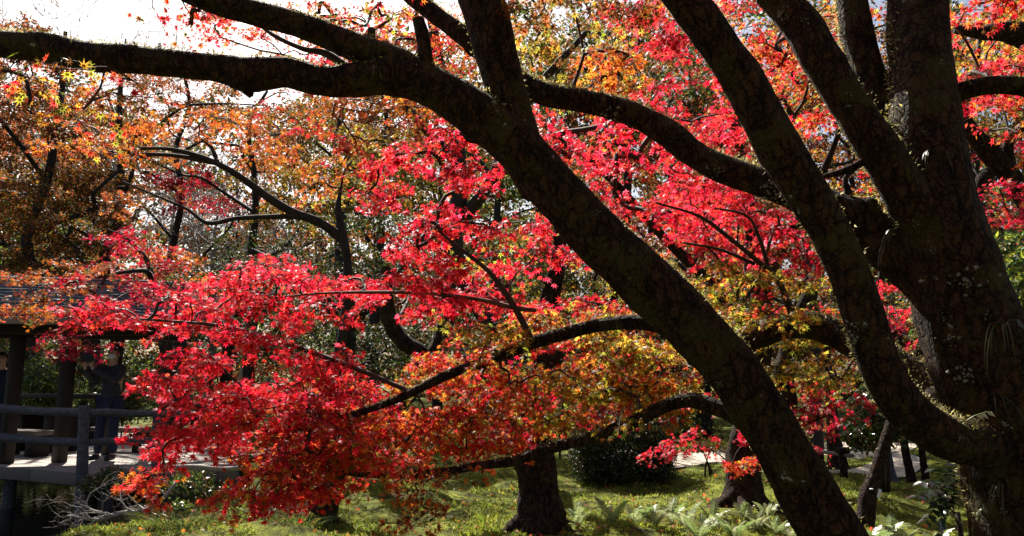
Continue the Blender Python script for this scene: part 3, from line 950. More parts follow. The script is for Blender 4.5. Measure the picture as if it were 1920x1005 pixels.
BIG.foliage([(1200, -10), (1280, -10), (1300, 50), (1250, 75), (1205, 50)], (2.9, 3.2), 'red', dens=1.7)
BIG.foliage([(1330, -10), (1420, -10), (1500, 110), (1540, 200), (1480, 220), (1420, 130)], (4.0, 5.0), 'redmix', dens=1.6)
BIG.foliage([(960, -10), (1150, -10), (1140, 60), (1060, 80), (965, 60)], (3.0, 3.6), 'brown', dens=1.5, droop=1.1)
BIG.foliage([(975, 80), (1160, 90), (1170, 140), (1100, 165), (1000, 160)], (3.6, 4.4), 'yellow', dens=1.4)
BIG.foliage([(1080, 120), (1160, 100), (1170, 130), (1120, 150)], (3.6, 4.0), 'orange', dens=1.0)
BIG.foliage([(1265, 525), (1350, 495), (1480, 515), (1560, 570), (1570, 620), (1450, 600), (1340, 585)], (3.5, 4.4), 'yellow', dens=1.7)
BIG.foliage([(1250, 340), (1380, 350), (1440, 380), (1490, 475), (1400, 485), (1300, 455)], (3.7, 4.4), 'red', dens=1.5)
BIG.foliage([(1410, 660), (1500, 640), (1590, 660), (1580, 700), (1480, 715), (1430, 700)], (3.5, 4.1), 'yellow', dens=1.3)
BIG.foliage([(1400, 560), (1560, 600), (1590, 630), (1430, 620)], (3.9, 4.5), 'olive', dens=1.0)
BIG.foliage([(1800, -20), (1920, -20), (1920, 30), (1840, 20)], (3.0, 3.8), 'redmix', dens=0.9)
BIG.foliage([(1840, 95), (1920, 70), (1920, 140), (1860, 150)], (2.9, 3.4), 'red', dens=1.0, droop=0.9)
BIG.foliage([(1500, -20), (1600, -20), (1590, 60), (1530, 40)], (4.0, 5.0), 'ormix', dens=0.9)
BIG.foliage([(900, -240), (2100, -240), (2200, -700), (800, -800)], (1.8, 3.2), 'redmix', dens=0.15, R=0.38, nl=80, size=0.034)
BIG.limb('limb', [(1.78, 3.25, 4.1, 0.075), (1.85, 2.3, 4.45, 0.066), (1.9, 1.0, 4.6, 0.056), (1.95, -0.8, 4.55, 0.044), (2.1, -2.8, 4.4, 0.02)], M_BARK, 14, 0.15, 5, 0.2, px=False)
BIG.blob((1.9, -1.4, 4.4), (3.4, 3.0, 0.9), 280, 'redmix', 'oval', 0.42, 0.065, 70, shell=0.1)  # out-of-view canopy above and behind the camera, extended to keep sky light off the bark
BIG.finish(single_leaves=300)

# ------------------------------------------------------------------ middle distance
CENTRE = Tree('maple_tree', 'dark stout maple trunk on the sunlit moss under the low leaning branch', (*at(1012, 1010, 7.4)[:2], 0.0), 'garden maples', seed=21)
CENTRE.limb('trunk', [(1016, 1050, 7.4, 190), (1014, 1015, 7.4, 128), (1013, 985, 7.4, 102), (1011, 945, 7.4, 82), (1008, 900, 7.4, 74), (1002, 860, 7.4, 80), (1000, 820, 7.35, 72), (1010, 760, 7.3, 62), (1020, 690, 7.2, 54), (1022, 620, 7.1, 50), (1032, 560, 7.0, 40), (1045, 500, 6.9, 30), (1050, 420, 6.8, 22), (1040, 330, 6.7, 14)],
            M_BARK2, 26, 0.22, 5, 0.5)


def roots(tree, r, n, spread, seed):
    rg = np.random.default_rng(seed)
    b = tree.t.loc
    for k in range(n):
        a = 6.283 * (k + 0.5 * rg.random()) / n
        q = []
        for t in (0, 0.35, 0.7, 1.0):
            x, y = b[0] + math.cos(a) * spread * t + 0.04 * rg.standard_normal() * t, b[1] + math.sin(a) * spread * t
            q.append((x, y, float(ground_z(x, y)) + (0.30 * (1 - t) ** 2.2 - 0.03 * t), r * (1 - 0.72 * t)))
        tree.limb('root', q, M_BARK2, 10, 0.2, 8, 0.3, px=False, step=0.05)


roots(CENTRE, 0.09, 6, 0.42, 1)
CENTRE.limb('limb', [(1005, 850, 7.4, 46), (960, 800, 7.3, 36), (900, 760, 7.2, 28), (830, 720, 7.1, 20), (760, 690, 7.0, 12)], M_BARK2, 12)
CENTRE.limb('limb', [(1020, 690, 7.2, 34), (1080, 630, 7.2, 26), (1130, 570, 7.2, 20), (1190, 520, 7.3, 12)], M_BARK2, 12)
CENTRE.foliage([(850, 690), (1000, 640), (1200, 640), (1300, 720), (1250, 770), (1050, 810), (900, 800)], (5.8, 7.4), 'wine', 'mid', 0.3, 0.036, 66, 1.5)
CENTRE.foliage([(860, 600), (980, 560), (1150, 530), (1250, 600), (1000, 660), (880, 660)], (6.5, 8), 'olive', 'mid', 0.32, 0.036, 66, 1.5)
CENTRE.foliage([(880, 440), (1000, 430), (1080, 500), (1020, 580), (900, 560)], (7, 8.5), 'olive', 'mid', 0.32, 0.036, 66, 1.4)
CENTRE.foliage([(800, 690), (900, 670), (900, 720), (780, 730)], (5.5, 7), 'ormix', 'mid', 0.3, 0.036, 66, 0.8)
CENTRE.finish(twig_k=0.003, fingers=False)

REDM = Tree('maple_tree', 'crimson maple whose flared trunk stands just behind the leaning trunk', (*at(1395, 945, 9.3)[:2], 0.0), 'garden maples', seed=22)
REDM.limb('trunk', [(1398, 985, 9.3, 150), (1396, 945, 9.3, 98), (1394, 905, 9.3, 72), (1393, 860, 9.3, 64), (1400, 800, 9.2, 52), (1415, 720, 9.1, 46), (1430, 620, 8.9, 40), (1420, 500, 8.6, 34), (1400, 380, 8.2, 28), (1380, 250, 7.8, 20), (1370, 100, 7.4, 12)],
          M_BARK2, 24, 0.2, 5, 0.4)
roots(REDM, 0.11, 6, 0.6, 2)
REDM.limb('limb', [(1425, 640, 8.9, 26), (1340, 540, 8.3, 22), (1240, 440, 7.6, 18), (1150, 340, 7.0, 14), (1060, 260, 6.5, 8)], M_BARK2, 10)
REDM.limb('limb', [(1420, 560, 8.7, 24), (1480, 440, 8.2, 18), (1540, 330, 7.8, 14), (1580, 230, 7.4, 8)], M_BARK2, 10)
REDM.foliage([(1010, 240), (1100, 220), (1200, 200), (1300, 160), (1400, 240), (1470, 330), (1430, 380), (1300, 330), (1230, 300), (1150, 330), (1080, 310)], (5.0, 7.2), 'red', 'mid', 0.28, 0.036, 80, 2.4)
REDM.foliage([(1060, 310), (1200, 320), (1330, 350), (1440, 380), (1460, 440), (1330, 440), (1210, 420), (1120, 370)], (5.2, 7.4), 'red', 'mid', 0.28, 0.036, 80, 2.3)
REDM.foliage([(1120, 160), (1240, 150), (1330, 140), (1330, 190), (1200, 200), (1120, 210)], (6.0, 7.8), 'redmix', 'mid', 0.3, 0.036, 70, 1.7)
REDM.foliage([(1480, 120), (1560, 250), (1600, 300), (1560, 330), (1500, 280), (1450, 200)], (6.2, 8.0), 'redmix', 'mid', 0.3, 0.036, 70, 1.3)
REDM.foliage([(1250, 820), (1310, 790), (1390, 805), (1395, 830), (1280, 840)], (8.2, 9.0), 'red', 'mid', 0.26, 0.036, 80, 2.0)
REDM.foliage([(1370, 850), (1420, 840), (1420, 875), (1370, 880)], (8.6, 9.0), 'redmix', 'mid', 0.18, 0.036, 70, 2.0)
REDM.foliage([(1220, 430), (1480, 430), (1560, 520), (1500, 580), (1300, 560)], (7.0, 8.8), 'redmix', 'mid', 0.3, 0.036, 70, 1.2)
REDM.finish(twig_k=0.003, fingers=False)

WINE = Tree('maple_tree', 'wine red maple with a slanting grey limb behind the big curved limb', (*at(1500, 905, 10.5)[:2], 0.0), 'garden maples', seed=23)
WINE.limb('trunk', [(1470, 905, 10.5, 60), (1468, 840, 10.5, 44), (1475, 760, 10.4, 40), (1470, 700, 10.3, 36), (1490, 620, 10.2, 30), (1530, 520, 10.0, 24), (1560, 420, 9.8, 14)], M_BARK2, 14)
WINE.limb('limb', [(1475, 800, 10.4, 16), (1540, 775, 10.2, 20), (1590, 730, 10.0, 22), (1630, 680, 9.8, 18), (1680, 620, 9.6, 12)], M_BARK2, 10)
WINE.foliage([(1470, 740), (1560, 720), (1600, 760), (1570, 800), (1490, 830), (1470, 790)], (9.4, 10.6), 'wine', 'mid', 0.3, 0.045, 65, 2.2)
WINE.foliage([(1660, 560), (1700, 600), (1740, 680), (1690, 670), (1660, 620)], (8.5, 10.5), 'wine', 'mid', 0.3, 0.045, 65, 2.2)
WINE.foliage([(1640, 540), (1700, 560), (1740, 620), (1700, 640)], (9.5, 11), 'red', 'mid', 0.3, 0.045, 60, 1.2)
WINE.foliage([(1500, 680), (1600, 690), (1600, 720), (1500, 720)], (9.4, 10.6), 'olive', 'mid', 0.3, 0.045, 60, 1.2)
WINE.finish(twig_k=0.003, fingers=False)

ORL = Tree('maple_tree', 'orange maple with one long dark bough arching over the clearing behind the red sprays', (*at(660, 900, 9.8)[:2], 0.0), 'garden maples', seed=24)
ORL.limb('trunk', [(555, 935, 9.8, 44), (568, 860, 9.8, 28), (600, 760, 9.7, 26), (640, 640, 9.6, 18), (652, 520, 9.5, 16), (645, 450, 9.45, 16), (634, 395, 9.4, 12), (640, 350, 9.4, 5)], M_FARBARK, 14)
ORL.limb('bough', [(645, 450, 9.5, 20), (600, 418, 9.4, 18), (545, 396, 9.3, 17), (500, 368, 9.2, 15), (455, 335, 9.1, 13), (410, 308, 9.0, 11), (350, 286, 8.9, 9), (290, 278, 8.8, 6), (210, 285, 8.7, 4)], M_FARBARK, 12)
ORL.limb('bough', [(400, 305, 9.0, 9), (330, 292, 8.9, 8), (260, 290, 8.9, 7), (190, 296, 8.8, 4)], M_TWIG, 8)
ORL.limb('bough', [(560, 405, 9.3, 11), (490, 407, 9.2, 10), (440, 410, 9.2, 9), (390, 418, 9.1, 8), (350, 392, 9.1, 6), (300, 370, 9.0, 4), (230, 340, 8.9, 3)], M_FARBARK, 9)
ORL.limb('bough', [(410, 308, 9.0, 8), (395, 275, 9.0, 7), (370, 255, 9.0, 4)], M_TWIG, 8)
ORL.foliage([(110, 280), (190, 240), (260, 215), (400, 205), (470, 230), (470, 270), (410, 270), (330, 262), (250, 270), (170, 300), (110, 300)], (7.8, 9.6), 'orange', 'mid', 0.33, 0.036, 85, 2.4)
ORL.foliage([(180, 350), (230, 330), (300, 340), (340, 370), (280, 385), (210, 385)], (8.5, 9.6), 'rust', 'mid', 0.32, 0.036, 70, 1.2)
ORL.foliage([(470, 270), (560, 270), (640, 310), (690, 330), (640, 370), (560, 380), (500, 350)], (8.5, 10.2), 'orange', 'mid', 0.36, 0.036, 80, 1.6)
ORL.foliage([(530, 320), (700, 340), (720, 380), (600, 400)], (9, 10.5), 'yellow', 'mid', 0.36, 0.036, 70, 1.3)
ORL.foliage([(500, 220), (620, 200), (740, 190), (770, 230), (720, 270), (600, 260)], (6.5, 8.5), 'redmix', 'mid', 0.32, 0.035, 85, 2.2)
ORL.foliage([(560, 195), (700, 190), (790, 200), (730, 240)], (6.0, 7.5), 'orange', 'mid', 0.32, 0.035, 80, 1.4)
ORL.foliage([(660, 250), (740, 240), (720, 310), (650, 310)], (7.5, 9.0), 'yellow', 'mid', 0.32, 0.035, 75, 1.5)
ORL.finish(M_LEAF_FAR, twig_k=0.003, fingers=False, tone=0.8)

UPR = Tree('maple_tree', 'tall scarlet and orange maple filling the top behind the broken stub', (*at(860, 880, 11.5)[:2], 0.0), 'garden maples', seed=25)
UPR.limb('trunk', [(1003, 915, 11.5, 50), (1000, 800, 11.5, 34), (935, 640, 11.5, 32), (852, 480, 11.4, 36), (862, 350, 11.3, 32), (850, 220, 11.2, 26), (820, 100, 11, 20), (800, -40, 10.8, 12)], M_FARBARK, 14)
UPR.limb('limb', [(860, 420, 11.4, 26), (920, 340, 11, 24), (960, 240, 10.6, 20), (1020, 150, 10.2, 16), (1100, 60, 9.8, 10)], M_FARBARK, 10)
UPR.limb('limb', [(850, 300, 11.3, 20), (760, 200, 10.6, 16), (680, 110, 10, 12), (600, 40, 9.6, 7)], M_FARBARK, 10)
UPR.foliage([(640, 60), (720, 20), (860, 30), (880, 130), (860, 170), (770, 130), (700, 120)], (7.5, 10), 'redmix', 'mid', 0.36, 0.036, 85, 2.1)
UPR.foliage([(480, 90), (600, 60), (700, 110), (680, 140), (580, 120)], (7.5, 9.5), 'red', 'mid', 0.34, 0.036, 75, 1.3)
UPR.foliage([(430, 45), (540, 20), (700, -25), (870, -25), (870, 100), (700, 112), (570, 112), (450, 98)], (7, 9.5), 'redmix', 'mid', 0.34, 0.036, 85, 1.7)
UPR.foliage([(800, 110), (900, 90), (900, 170), (830, 150)], (8.5, 10.5), 'ormix', 'mid', 0.36, 0.036, 80, 1.7)
UPR.foliage([(960, 30), (1200, 20), (1260, 100), (1200, 160), (980, 160)], (8.5, 11), 'brown', 'mid', 0.38, 0.036, 85, 1.8)
UPR.foliage([(1140, 60), (1290, 60), (1350, 150), (1250, 190), (1140, 150)], (10, 12), 'dark', 'mid', 0.4, 0.036, 85, 1.5)
UPR.foliage([(1180, -20), (1460, -20), (1480, 60), (1330, 120), (1200, 60)], (7.5, 10), 'red', 'mid', 0.36, 0.036, 85, 1.8)
UPR.finish(M_LEAF_FAR, twig_k=0.003, fingers=False, tone=0.85)

# curved fork glimpsed under the red sprays
FORK = Tree('plum_tree', 'dark curved forked tree glimpsed under the red sprays', (*at(815, 880, 8.6)[:2], 0.0), seed=26)
FORK.limb('trunk', [(600, 960, 8.6, 60), (650, 860, 8.6, 34), (770, 730, 8.6, 36), (790, 668, 8.6, 34), (755, 640, 8.6, 32), (732, 605, 8.6, 30), (724, 560, 8.6, 26), (722, 500, 8.6, 18)], M_BARK2, 14)
FORK.limb('limb', [(800, 690, 8.6, 30), (826, 640, 8.7, 34), (838, 590, 8.7, 30), (845, 520, 8.8, 20)], M_BARK2, 12)
FORK.foliage([(700, 600), (840, 570), (900, 640), (800, 680), (720, 660)], (9, 10.5), 'dark', 'mid', 0.3, 0.036, 66, 1.2)
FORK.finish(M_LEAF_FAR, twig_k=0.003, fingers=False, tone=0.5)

EVG = Tree('evergreen_tree', 'broad dark evergreen shrub tree in shade behind the red sprays', (*at(640, 800, 13.0)[:2], 0.0), seed=27)
EVG.limb('trunk', [(640, 870, 13, 60), (640, 760, 13, 40), (650, 600, 13, 36), (640, 480, 13, 26), (640, 380, 13, 14)], M_FARBARK, 12)
EVG.limb('limb', [(645, 620, 13, 26), (720, 540, 12.6, 22), (800, 440, 12.3, 12)], M_FARBARK, 10)
EVG.limb('limb', [(645, 600, 13, 26), (560, 520, 12.6, 22), (470, 470, 12.3, 12)], M_FARBARK, 10)
EVG.foliage([(410, 470), (500, 420), (620, 390), (760, 380), (860, 380), (870, 460), (760, 500), (600, 500), (480, 500)], (11.5, 13.5), 'dark', 'oval', 0.45, 0.045, 90, 2.3)
EVG.foliage([(440, 500), (880, 480), (960, 560), (900, 700), (600, 700), (450, 600)], (12, 14), 'dark', 'oval', 0.5, 0.05, 80, 1.6)
EVG.foliage([(640, 420), (740, 400), (780, 450), (660, 470)], (11.3, 12.3), 'olive', 'oval', 0.4, 0.045, 60, 0.7)
EVG.foliage([(310, 500), (420, 480), (560, 490), (560, 640), (310, 640)], (11, 13), 'dark', 'oval', 0.45, 0.05, 90, 1.6)  # extra foliage, mostly hidden by the red sprays, added to shade the bank
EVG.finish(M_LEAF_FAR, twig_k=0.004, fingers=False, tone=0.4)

BRICK = Tree('maple_tree', 'brick red maple reaching over the roof of the pavilion', (*at(250, 800, 15.2)[:2], 0.1), 'garden maples', seed=28)
BRICK.limb('trunk', [(330, 800, 15.2, 40), (320, 700, 15.0, 28), (300, 600, 14, 20), (288, 550, 12.5, 12), (279, 512, 11.5, 9), (250, 508, 11, 7), (180, 520, 10.6, 5)], M_FARBARK, 12)
BRICK.limb('limb', [(300, 600, 14, 12), (280, 500, 13, 9), (240, 450, 12.4, 7), (200, 430, 12, 4)], M_FARBARK, 10)
BRICK.foliage([(160, 480), (200, 440), (280, 440), (330, 470), (320, 520), (240, 530), (180, 520)], (11.3, 13), 'wine', 'mid', 0.38, 0.045, 80, 2.3)
BRICK.foliage([(30, 530), (90, 500), (170, 480), (190, 510), (140, 560), (90, 580), (40, 590), (20, 570)], (9.6, 10.4), 'rust', 'mid', 0.3, 0.036, 95, 2.4)
BRICK.foliage([(30, 525), (100, 505), (130, 540), (60, 580)], (9.4, 10), 'orange', 'mid', 0.26, 0.036, 80, 1.4)
BRICK.foliage([(105, 645), (150, 625), (205, 632), (190, 655), (130, 672)], (8.8, 9.8), 'wine', 'mid', 0.28, 0.036, 95, 2.4)
BRICK.foliage([(110, 540), (190, 520), (300, 520), (330, 560), (240, 585), (130, 590)], (9.2, 10.1), 'wine', 'mid', 0.28, 0.036, 85, 1.7)
BRICK.foliage([(330, 540), (450, 550), (440, 575), (340, 575)], (9.6, 10.4), 'wine', 'mid', 0.28, 0.036, 80, 1.0)
BRICK.finish(M_LEAF_FAR, twig_k=0.003, fingers=False, tone=0.8)

ORS = Tree('maple_tree', 'small bright orange maple beyond the pavilion roof', (*at(330, 790, 16.5)[:2], 0.1), 'garden maples', seed=29)
ORS.limb('trunk', [(345, 790, 16.5, 34), (340, 680, 16.5, 24), (335, 560, 16.4, 18), (325, 480, 16.3, 10)], M_FARBARK, 10)
ORS.foliage([(280, 470), (330, 450), (365, 470), (360, 530), (330, 570), (270, 560), (275, 510)], (15.3, 17), 'orange', 'mid', 0.42, 0.055, 80, 2.4)
ORS.finish(M_LEAF_FAR, twig_k=0.004, fingers=False, tone=0.85)

RIGHT_M = Tree('maple_tree', 'red maple with two dark slanting limbs at the right edge behind the thick trunk', (*at(2000, 880, 7.0)[:2], 0.0), 'garden maples', seed=30)
RIGHT_M.limb('trunk', [(2090, 1000, 7.0, 90), (2070, 800, 7.0, 66), (2030, 600, 6.9, 56), (1960, 430, 6.8, 46), (1900, 340, 6.7, 38), (1850, 280, 6.6, 34), (1820, 245, 6.5, 26), (1790, 180, 6.4, 16)], M_BARK2, 16)
RIGHT_M.limb('limb', [(1900, 345, 6.7, 22), (1890, 270, 6.6, 20), (1925, 230, 6.5, 16), (1960, 190, 6.4, 10)], M_BARK2, 10)
RIGHT_M.limb('limb', [(1860, 320, 6.7, 22), (1840, 340, 6.6, 22), (1828, 390, 6.6, 14)], M_BARK2, 10)
RIGHT_M.limb('limb', [(2040, 640, 6.9, 50), (2060, 400, 6.6, 50), (2030, 200, 6.3, 56), (1960, 90, 6.1, 54), (1890, 60, 6.0, 40), (1840, 62, 6.0, 26), (1790, 55, 6.0, 16)], M_BARK2, 14)
RIGHT_M.foliage([(1800, 200), (1920, 190), (1920, 270), (1810, 260)], (5.5, 7.0), 'redmix', 'mid', 0.3, 0.036, 85, 2.0)
RIGHT_M.foliage([(1790, 0), (1920, 0), (1920, 160), (1790, 160)], (6.5, 8.5), 'ormix', 'mid', 0.32, 0.036, 80, 1.6)
RIGHT_M.foliage([(1860, 90), (1930, 90), (1930, 150), (1870, 150)], (4.8, 5.6), 'red', 'mid', 0.28, 0.036, 80, 1.5)
RIGHT_M.foliage([(1820, 280), (1920, 270), (1930, 350), (1840, 360)], (6.0, 7.5), 'wine', 'mid', 0.3, 0.036, 80, 1.9)
RIGHT_M.foliage([(1830, 395), (1930, 380), (1930, 415), (1850, 430)], (5.6, 6.6), 'wine', 'mid', 0.28, 0.036, 85, 2.4)
RIGHT_M.finish(twig_k=0.003, fingers=False)

# ------------------------------------------------------------------ woods behind
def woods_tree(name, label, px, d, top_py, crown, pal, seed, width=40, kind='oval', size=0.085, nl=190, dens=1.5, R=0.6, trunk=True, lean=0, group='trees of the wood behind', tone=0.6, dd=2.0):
    b = at(px, 800, d)
    gz = float(ground_z(b[0], b[1]))
    t = Tree(name, label, (b[0], b[1], gz), group, seed=seed)
    z_top = at(px, top_py, d)[2]
    r = width * d / F / 2 * 0.5
    rr = t.rng
    n = 8
    pts = []
    for k in range(n + 1):
        u = k / n
        pts.append((b[0] + lean * u * u + 0.3 * rr.standard_normal() * u, b[1] + 0.3 * rr.standard_normal() * u, gz - 0.1 + (z_top - gz) * u, r * (1.25 - 1.05 * u) + 0.02))
    t.limb('trunk', pts, M_FARBARK, 10, 0.12, 2.0, 0.2, px=False, step=0.3)
    for k in range(5):
        u = 0.35 + 0.12 * k
        a = rr.random() * 6.28
        base = np.array(pts[int(u * n)][:3])
        L = (z_top - gz) * (0.28 + 0.12 * rr.random())
        q = [(*(base + np.array((math.cos(a) * L * s, math.sin(a) * L * 0.7 * s, L * (0.9 * s - 0.35 * s * s))) + rr.standard_normal(3) * 0.09 * L * (s > 0)), r * 0.4 * (1 - 0.85 * s) + 0.008) for s in (0, 0.2, 0.4, 0.6, 0.8, 1.0)]
        t.limb('limb', q, M_FARBARK, 6, 0.1, 2, 0.1, px=False, step=0.25)
    for poly in crown:
        pl = pal
        if isinstance(poly[0], str):
            pl, poly = poly[0], poly[1:]
        t.foliage(list(poly), (d - dd, d + dd), pl, kind, R, size, nl, dens)
    t.finish(M_LEAF_FAR, M_FARBARK, twig_k=0.006, tsides=4, fingers=False, tone=tone)
    return t


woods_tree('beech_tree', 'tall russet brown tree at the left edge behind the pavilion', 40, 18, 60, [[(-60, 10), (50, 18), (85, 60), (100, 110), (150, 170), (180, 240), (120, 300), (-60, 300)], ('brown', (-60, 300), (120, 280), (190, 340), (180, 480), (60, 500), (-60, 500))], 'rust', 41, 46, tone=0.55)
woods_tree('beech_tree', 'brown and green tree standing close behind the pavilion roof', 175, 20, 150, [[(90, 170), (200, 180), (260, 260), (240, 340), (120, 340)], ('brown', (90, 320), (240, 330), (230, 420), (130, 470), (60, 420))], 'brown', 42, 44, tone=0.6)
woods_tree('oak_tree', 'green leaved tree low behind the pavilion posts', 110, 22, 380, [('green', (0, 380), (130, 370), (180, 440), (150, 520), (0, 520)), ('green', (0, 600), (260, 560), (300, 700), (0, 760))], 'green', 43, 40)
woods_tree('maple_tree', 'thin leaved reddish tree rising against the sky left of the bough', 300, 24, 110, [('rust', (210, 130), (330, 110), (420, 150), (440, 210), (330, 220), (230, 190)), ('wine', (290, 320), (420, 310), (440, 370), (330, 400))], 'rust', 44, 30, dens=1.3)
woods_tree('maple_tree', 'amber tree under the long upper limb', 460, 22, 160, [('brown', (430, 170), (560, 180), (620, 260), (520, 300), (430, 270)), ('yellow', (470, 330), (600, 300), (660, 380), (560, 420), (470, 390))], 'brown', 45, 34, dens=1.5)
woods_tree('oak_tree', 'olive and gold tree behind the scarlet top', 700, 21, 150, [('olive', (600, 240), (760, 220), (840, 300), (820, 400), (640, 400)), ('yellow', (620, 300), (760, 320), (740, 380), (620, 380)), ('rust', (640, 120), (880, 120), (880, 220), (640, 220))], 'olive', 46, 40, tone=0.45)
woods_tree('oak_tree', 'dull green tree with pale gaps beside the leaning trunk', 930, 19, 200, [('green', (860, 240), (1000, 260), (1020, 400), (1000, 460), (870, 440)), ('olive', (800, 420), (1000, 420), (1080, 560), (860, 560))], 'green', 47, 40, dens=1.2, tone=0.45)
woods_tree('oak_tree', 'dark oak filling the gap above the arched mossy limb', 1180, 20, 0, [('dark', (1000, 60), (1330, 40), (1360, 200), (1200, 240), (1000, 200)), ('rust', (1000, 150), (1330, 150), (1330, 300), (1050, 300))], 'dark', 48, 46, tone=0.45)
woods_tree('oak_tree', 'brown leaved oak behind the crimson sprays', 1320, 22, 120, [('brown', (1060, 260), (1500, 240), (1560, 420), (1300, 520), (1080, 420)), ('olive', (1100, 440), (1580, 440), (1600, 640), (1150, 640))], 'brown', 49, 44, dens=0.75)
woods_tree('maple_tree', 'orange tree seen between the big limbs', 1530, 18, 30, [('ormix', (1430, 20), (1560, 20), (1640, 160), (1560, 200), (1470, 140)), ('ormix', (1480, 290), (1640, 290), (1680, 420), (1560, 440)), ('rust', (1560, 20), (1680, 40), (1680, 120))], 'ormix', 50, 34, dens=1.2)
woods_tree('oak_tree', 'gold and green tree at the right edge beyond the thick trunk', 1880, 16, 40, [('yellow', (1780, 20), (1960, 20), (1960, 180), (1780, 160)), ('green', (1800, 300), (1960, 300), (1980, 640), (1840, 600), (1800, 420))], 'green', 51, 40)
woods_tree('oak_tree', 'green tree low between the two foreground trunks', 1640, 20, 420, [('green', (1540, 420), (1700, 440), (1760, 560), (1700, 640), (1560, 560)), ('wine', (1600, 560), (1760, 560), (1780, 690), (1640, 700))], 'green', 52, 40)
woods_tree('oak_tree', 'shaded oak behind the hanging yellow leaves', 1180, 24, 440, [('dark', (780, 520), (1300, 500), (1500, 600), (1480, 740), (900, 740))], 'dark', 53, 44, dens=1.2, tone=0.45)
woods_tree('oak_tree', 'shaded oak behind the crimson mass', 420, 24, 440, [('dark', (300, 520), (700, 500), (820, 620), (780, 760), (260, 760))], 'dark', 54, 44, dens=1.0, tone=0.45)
far_specs = [(-40, 34, 140, 'brown'), (150, 36, 170, 'rust'), (420, 44, 330, 'brown'), (620, 36, 130, 'rust'), (820, 34, 60, 'brown'), (1020, 36, 40, 'olive'), (1230, 34, -20, 'rust'), (1420, 38, 60, 'brown'), (1620, 36, 160, 'rust'), (1800, 34, 60, 'brown'), (1980, 34, 40, 'olive')]
far_labels = ['tawny crown of the far wood at the left margin', 'far russet tree behind the pavilion trees', 'low far tree under the arching bough', 'far russet tree above the dark evergreen', 'far brown tree behind the upright limb', 'far olive tree behind the upright limb, right side', 'tall far russet tree above the arched limb',
              'far brown tree beyond the crimson sprays', 'far russet tree between the two thick limbs', 'far brown tree beyond the thick trunk', 'far olive tree at the right margin']
for k, (px, d, tp, pal) in enumerate(far_specs):
    h = 760
    woods_tree('far_tree', far_labels[k], px, d, tp, [(pal, (px - 130, tp + 120), (px - 60, tp + 20), (px + 50, tp), (px + 130, tp + 110), (px + 140, h - 200), (px + 120, h - 60), (px - 120, h - 60), (px - 140, h - 200))], pal, 60 + k, 30, size=0.17, nl=170, dens=0.9, R=1.15, group='far wood', dd=2.5)


def bare_tree(label, px, d, base_py, top_py, seed, spread=1.0, w=10, n=260):
    b = at(px, base_py, d)
    gz = float(ground_z(b[0], b[1]))
    rr = np.random.default_rng(seed)
    t = Thing('bare_tree', label, 'tree', (b[0], b[1], gz), 'bare grey trees')
    H = at(px, top_py, d)[2] - gz
    r0 = w * d / F / 2
    tr, br = MB(), MB()
    C = catmull(np.array([(b[0], b[1], gz - 0.1, r0 * 1.3), (b[0] + 0.1, b[1], gz + H * 0.4, r0), (b[0] - 0.1, b[1], gz + H * 0.7, r0 * 0.6), (b[0], b[1], gz + H * 0.9, r0 * 0.3)]), 0.3)
    V, T, Q, _ = tube(C[:, :3], C[:, 3], 8)
    t.part('trunk', V, [T, Q], M_GREYTWIG, smooth=True)

    def grow(p, dirn, ln, r, lev):
        q = [(*p, r)]
        dv = dirn.copy()
        for s in range(3):
            dv = norm(dv + rr.standard_normal(3) * 0.22 + UP * 0.08)
            p = p + dv * ln / 3
            q.append((*p, r * (1 - 0.25 * (s + 1))))
        q = np.array(q)
        V, T, Q, _ = tube(q[:, :3], np.maximum(q[:, 3], 0.011), 4, cap=False)
        br.add(V, T, Q)
        if lev > 0:
            for _ in range(int(rr.integers(3, 5))):
                k = int(rr.integers(1, 4))
                nd = norm(dv + rr.standard_normal(3) * 0.7)
                grow(q[k, :3].copy(), nd, ln * 0.62, q[k, 3] * 0.7, lev - 1)
    for k in range(9):
        i = int(len(C) * (0.35 + 0.6 * k / 9))
        i = min(i, len(C) - 1)
        a = rr.random() * 6.28
        grow(C[i, :3].copy(), norm(np.array((math.cos(a), math.sin(a), 0.9))), H * 0.24 * spread, C[i, 3] * 0.55, 3)
    V, fs, _ = br.get()
    t.part('branches', V, fs, M_GREYTWIG, smooth=True, kind='stuff')


bare_tree('bare grey tree in the gap under the bough', 385, 26, 780, 350, 71, 1.2, 14)
bare_tree('bare grey tree crowding the gap, the right one', 450, 29, 780, 340, 72, 1.2, 14)
bare_tree('bare pale tree in the gap, the left one', 300, 30, 780, 330, 75, 1.0, 12)
bare_tree('bare twiggy treetop against the white sky at the top left corner', 62, 28, 780, 5, 73, 0.8, 12)
bare_tree('leafless treetop against the white sky between corner and limb', 175, 30, 780, 0, 74, 0.8, 12)


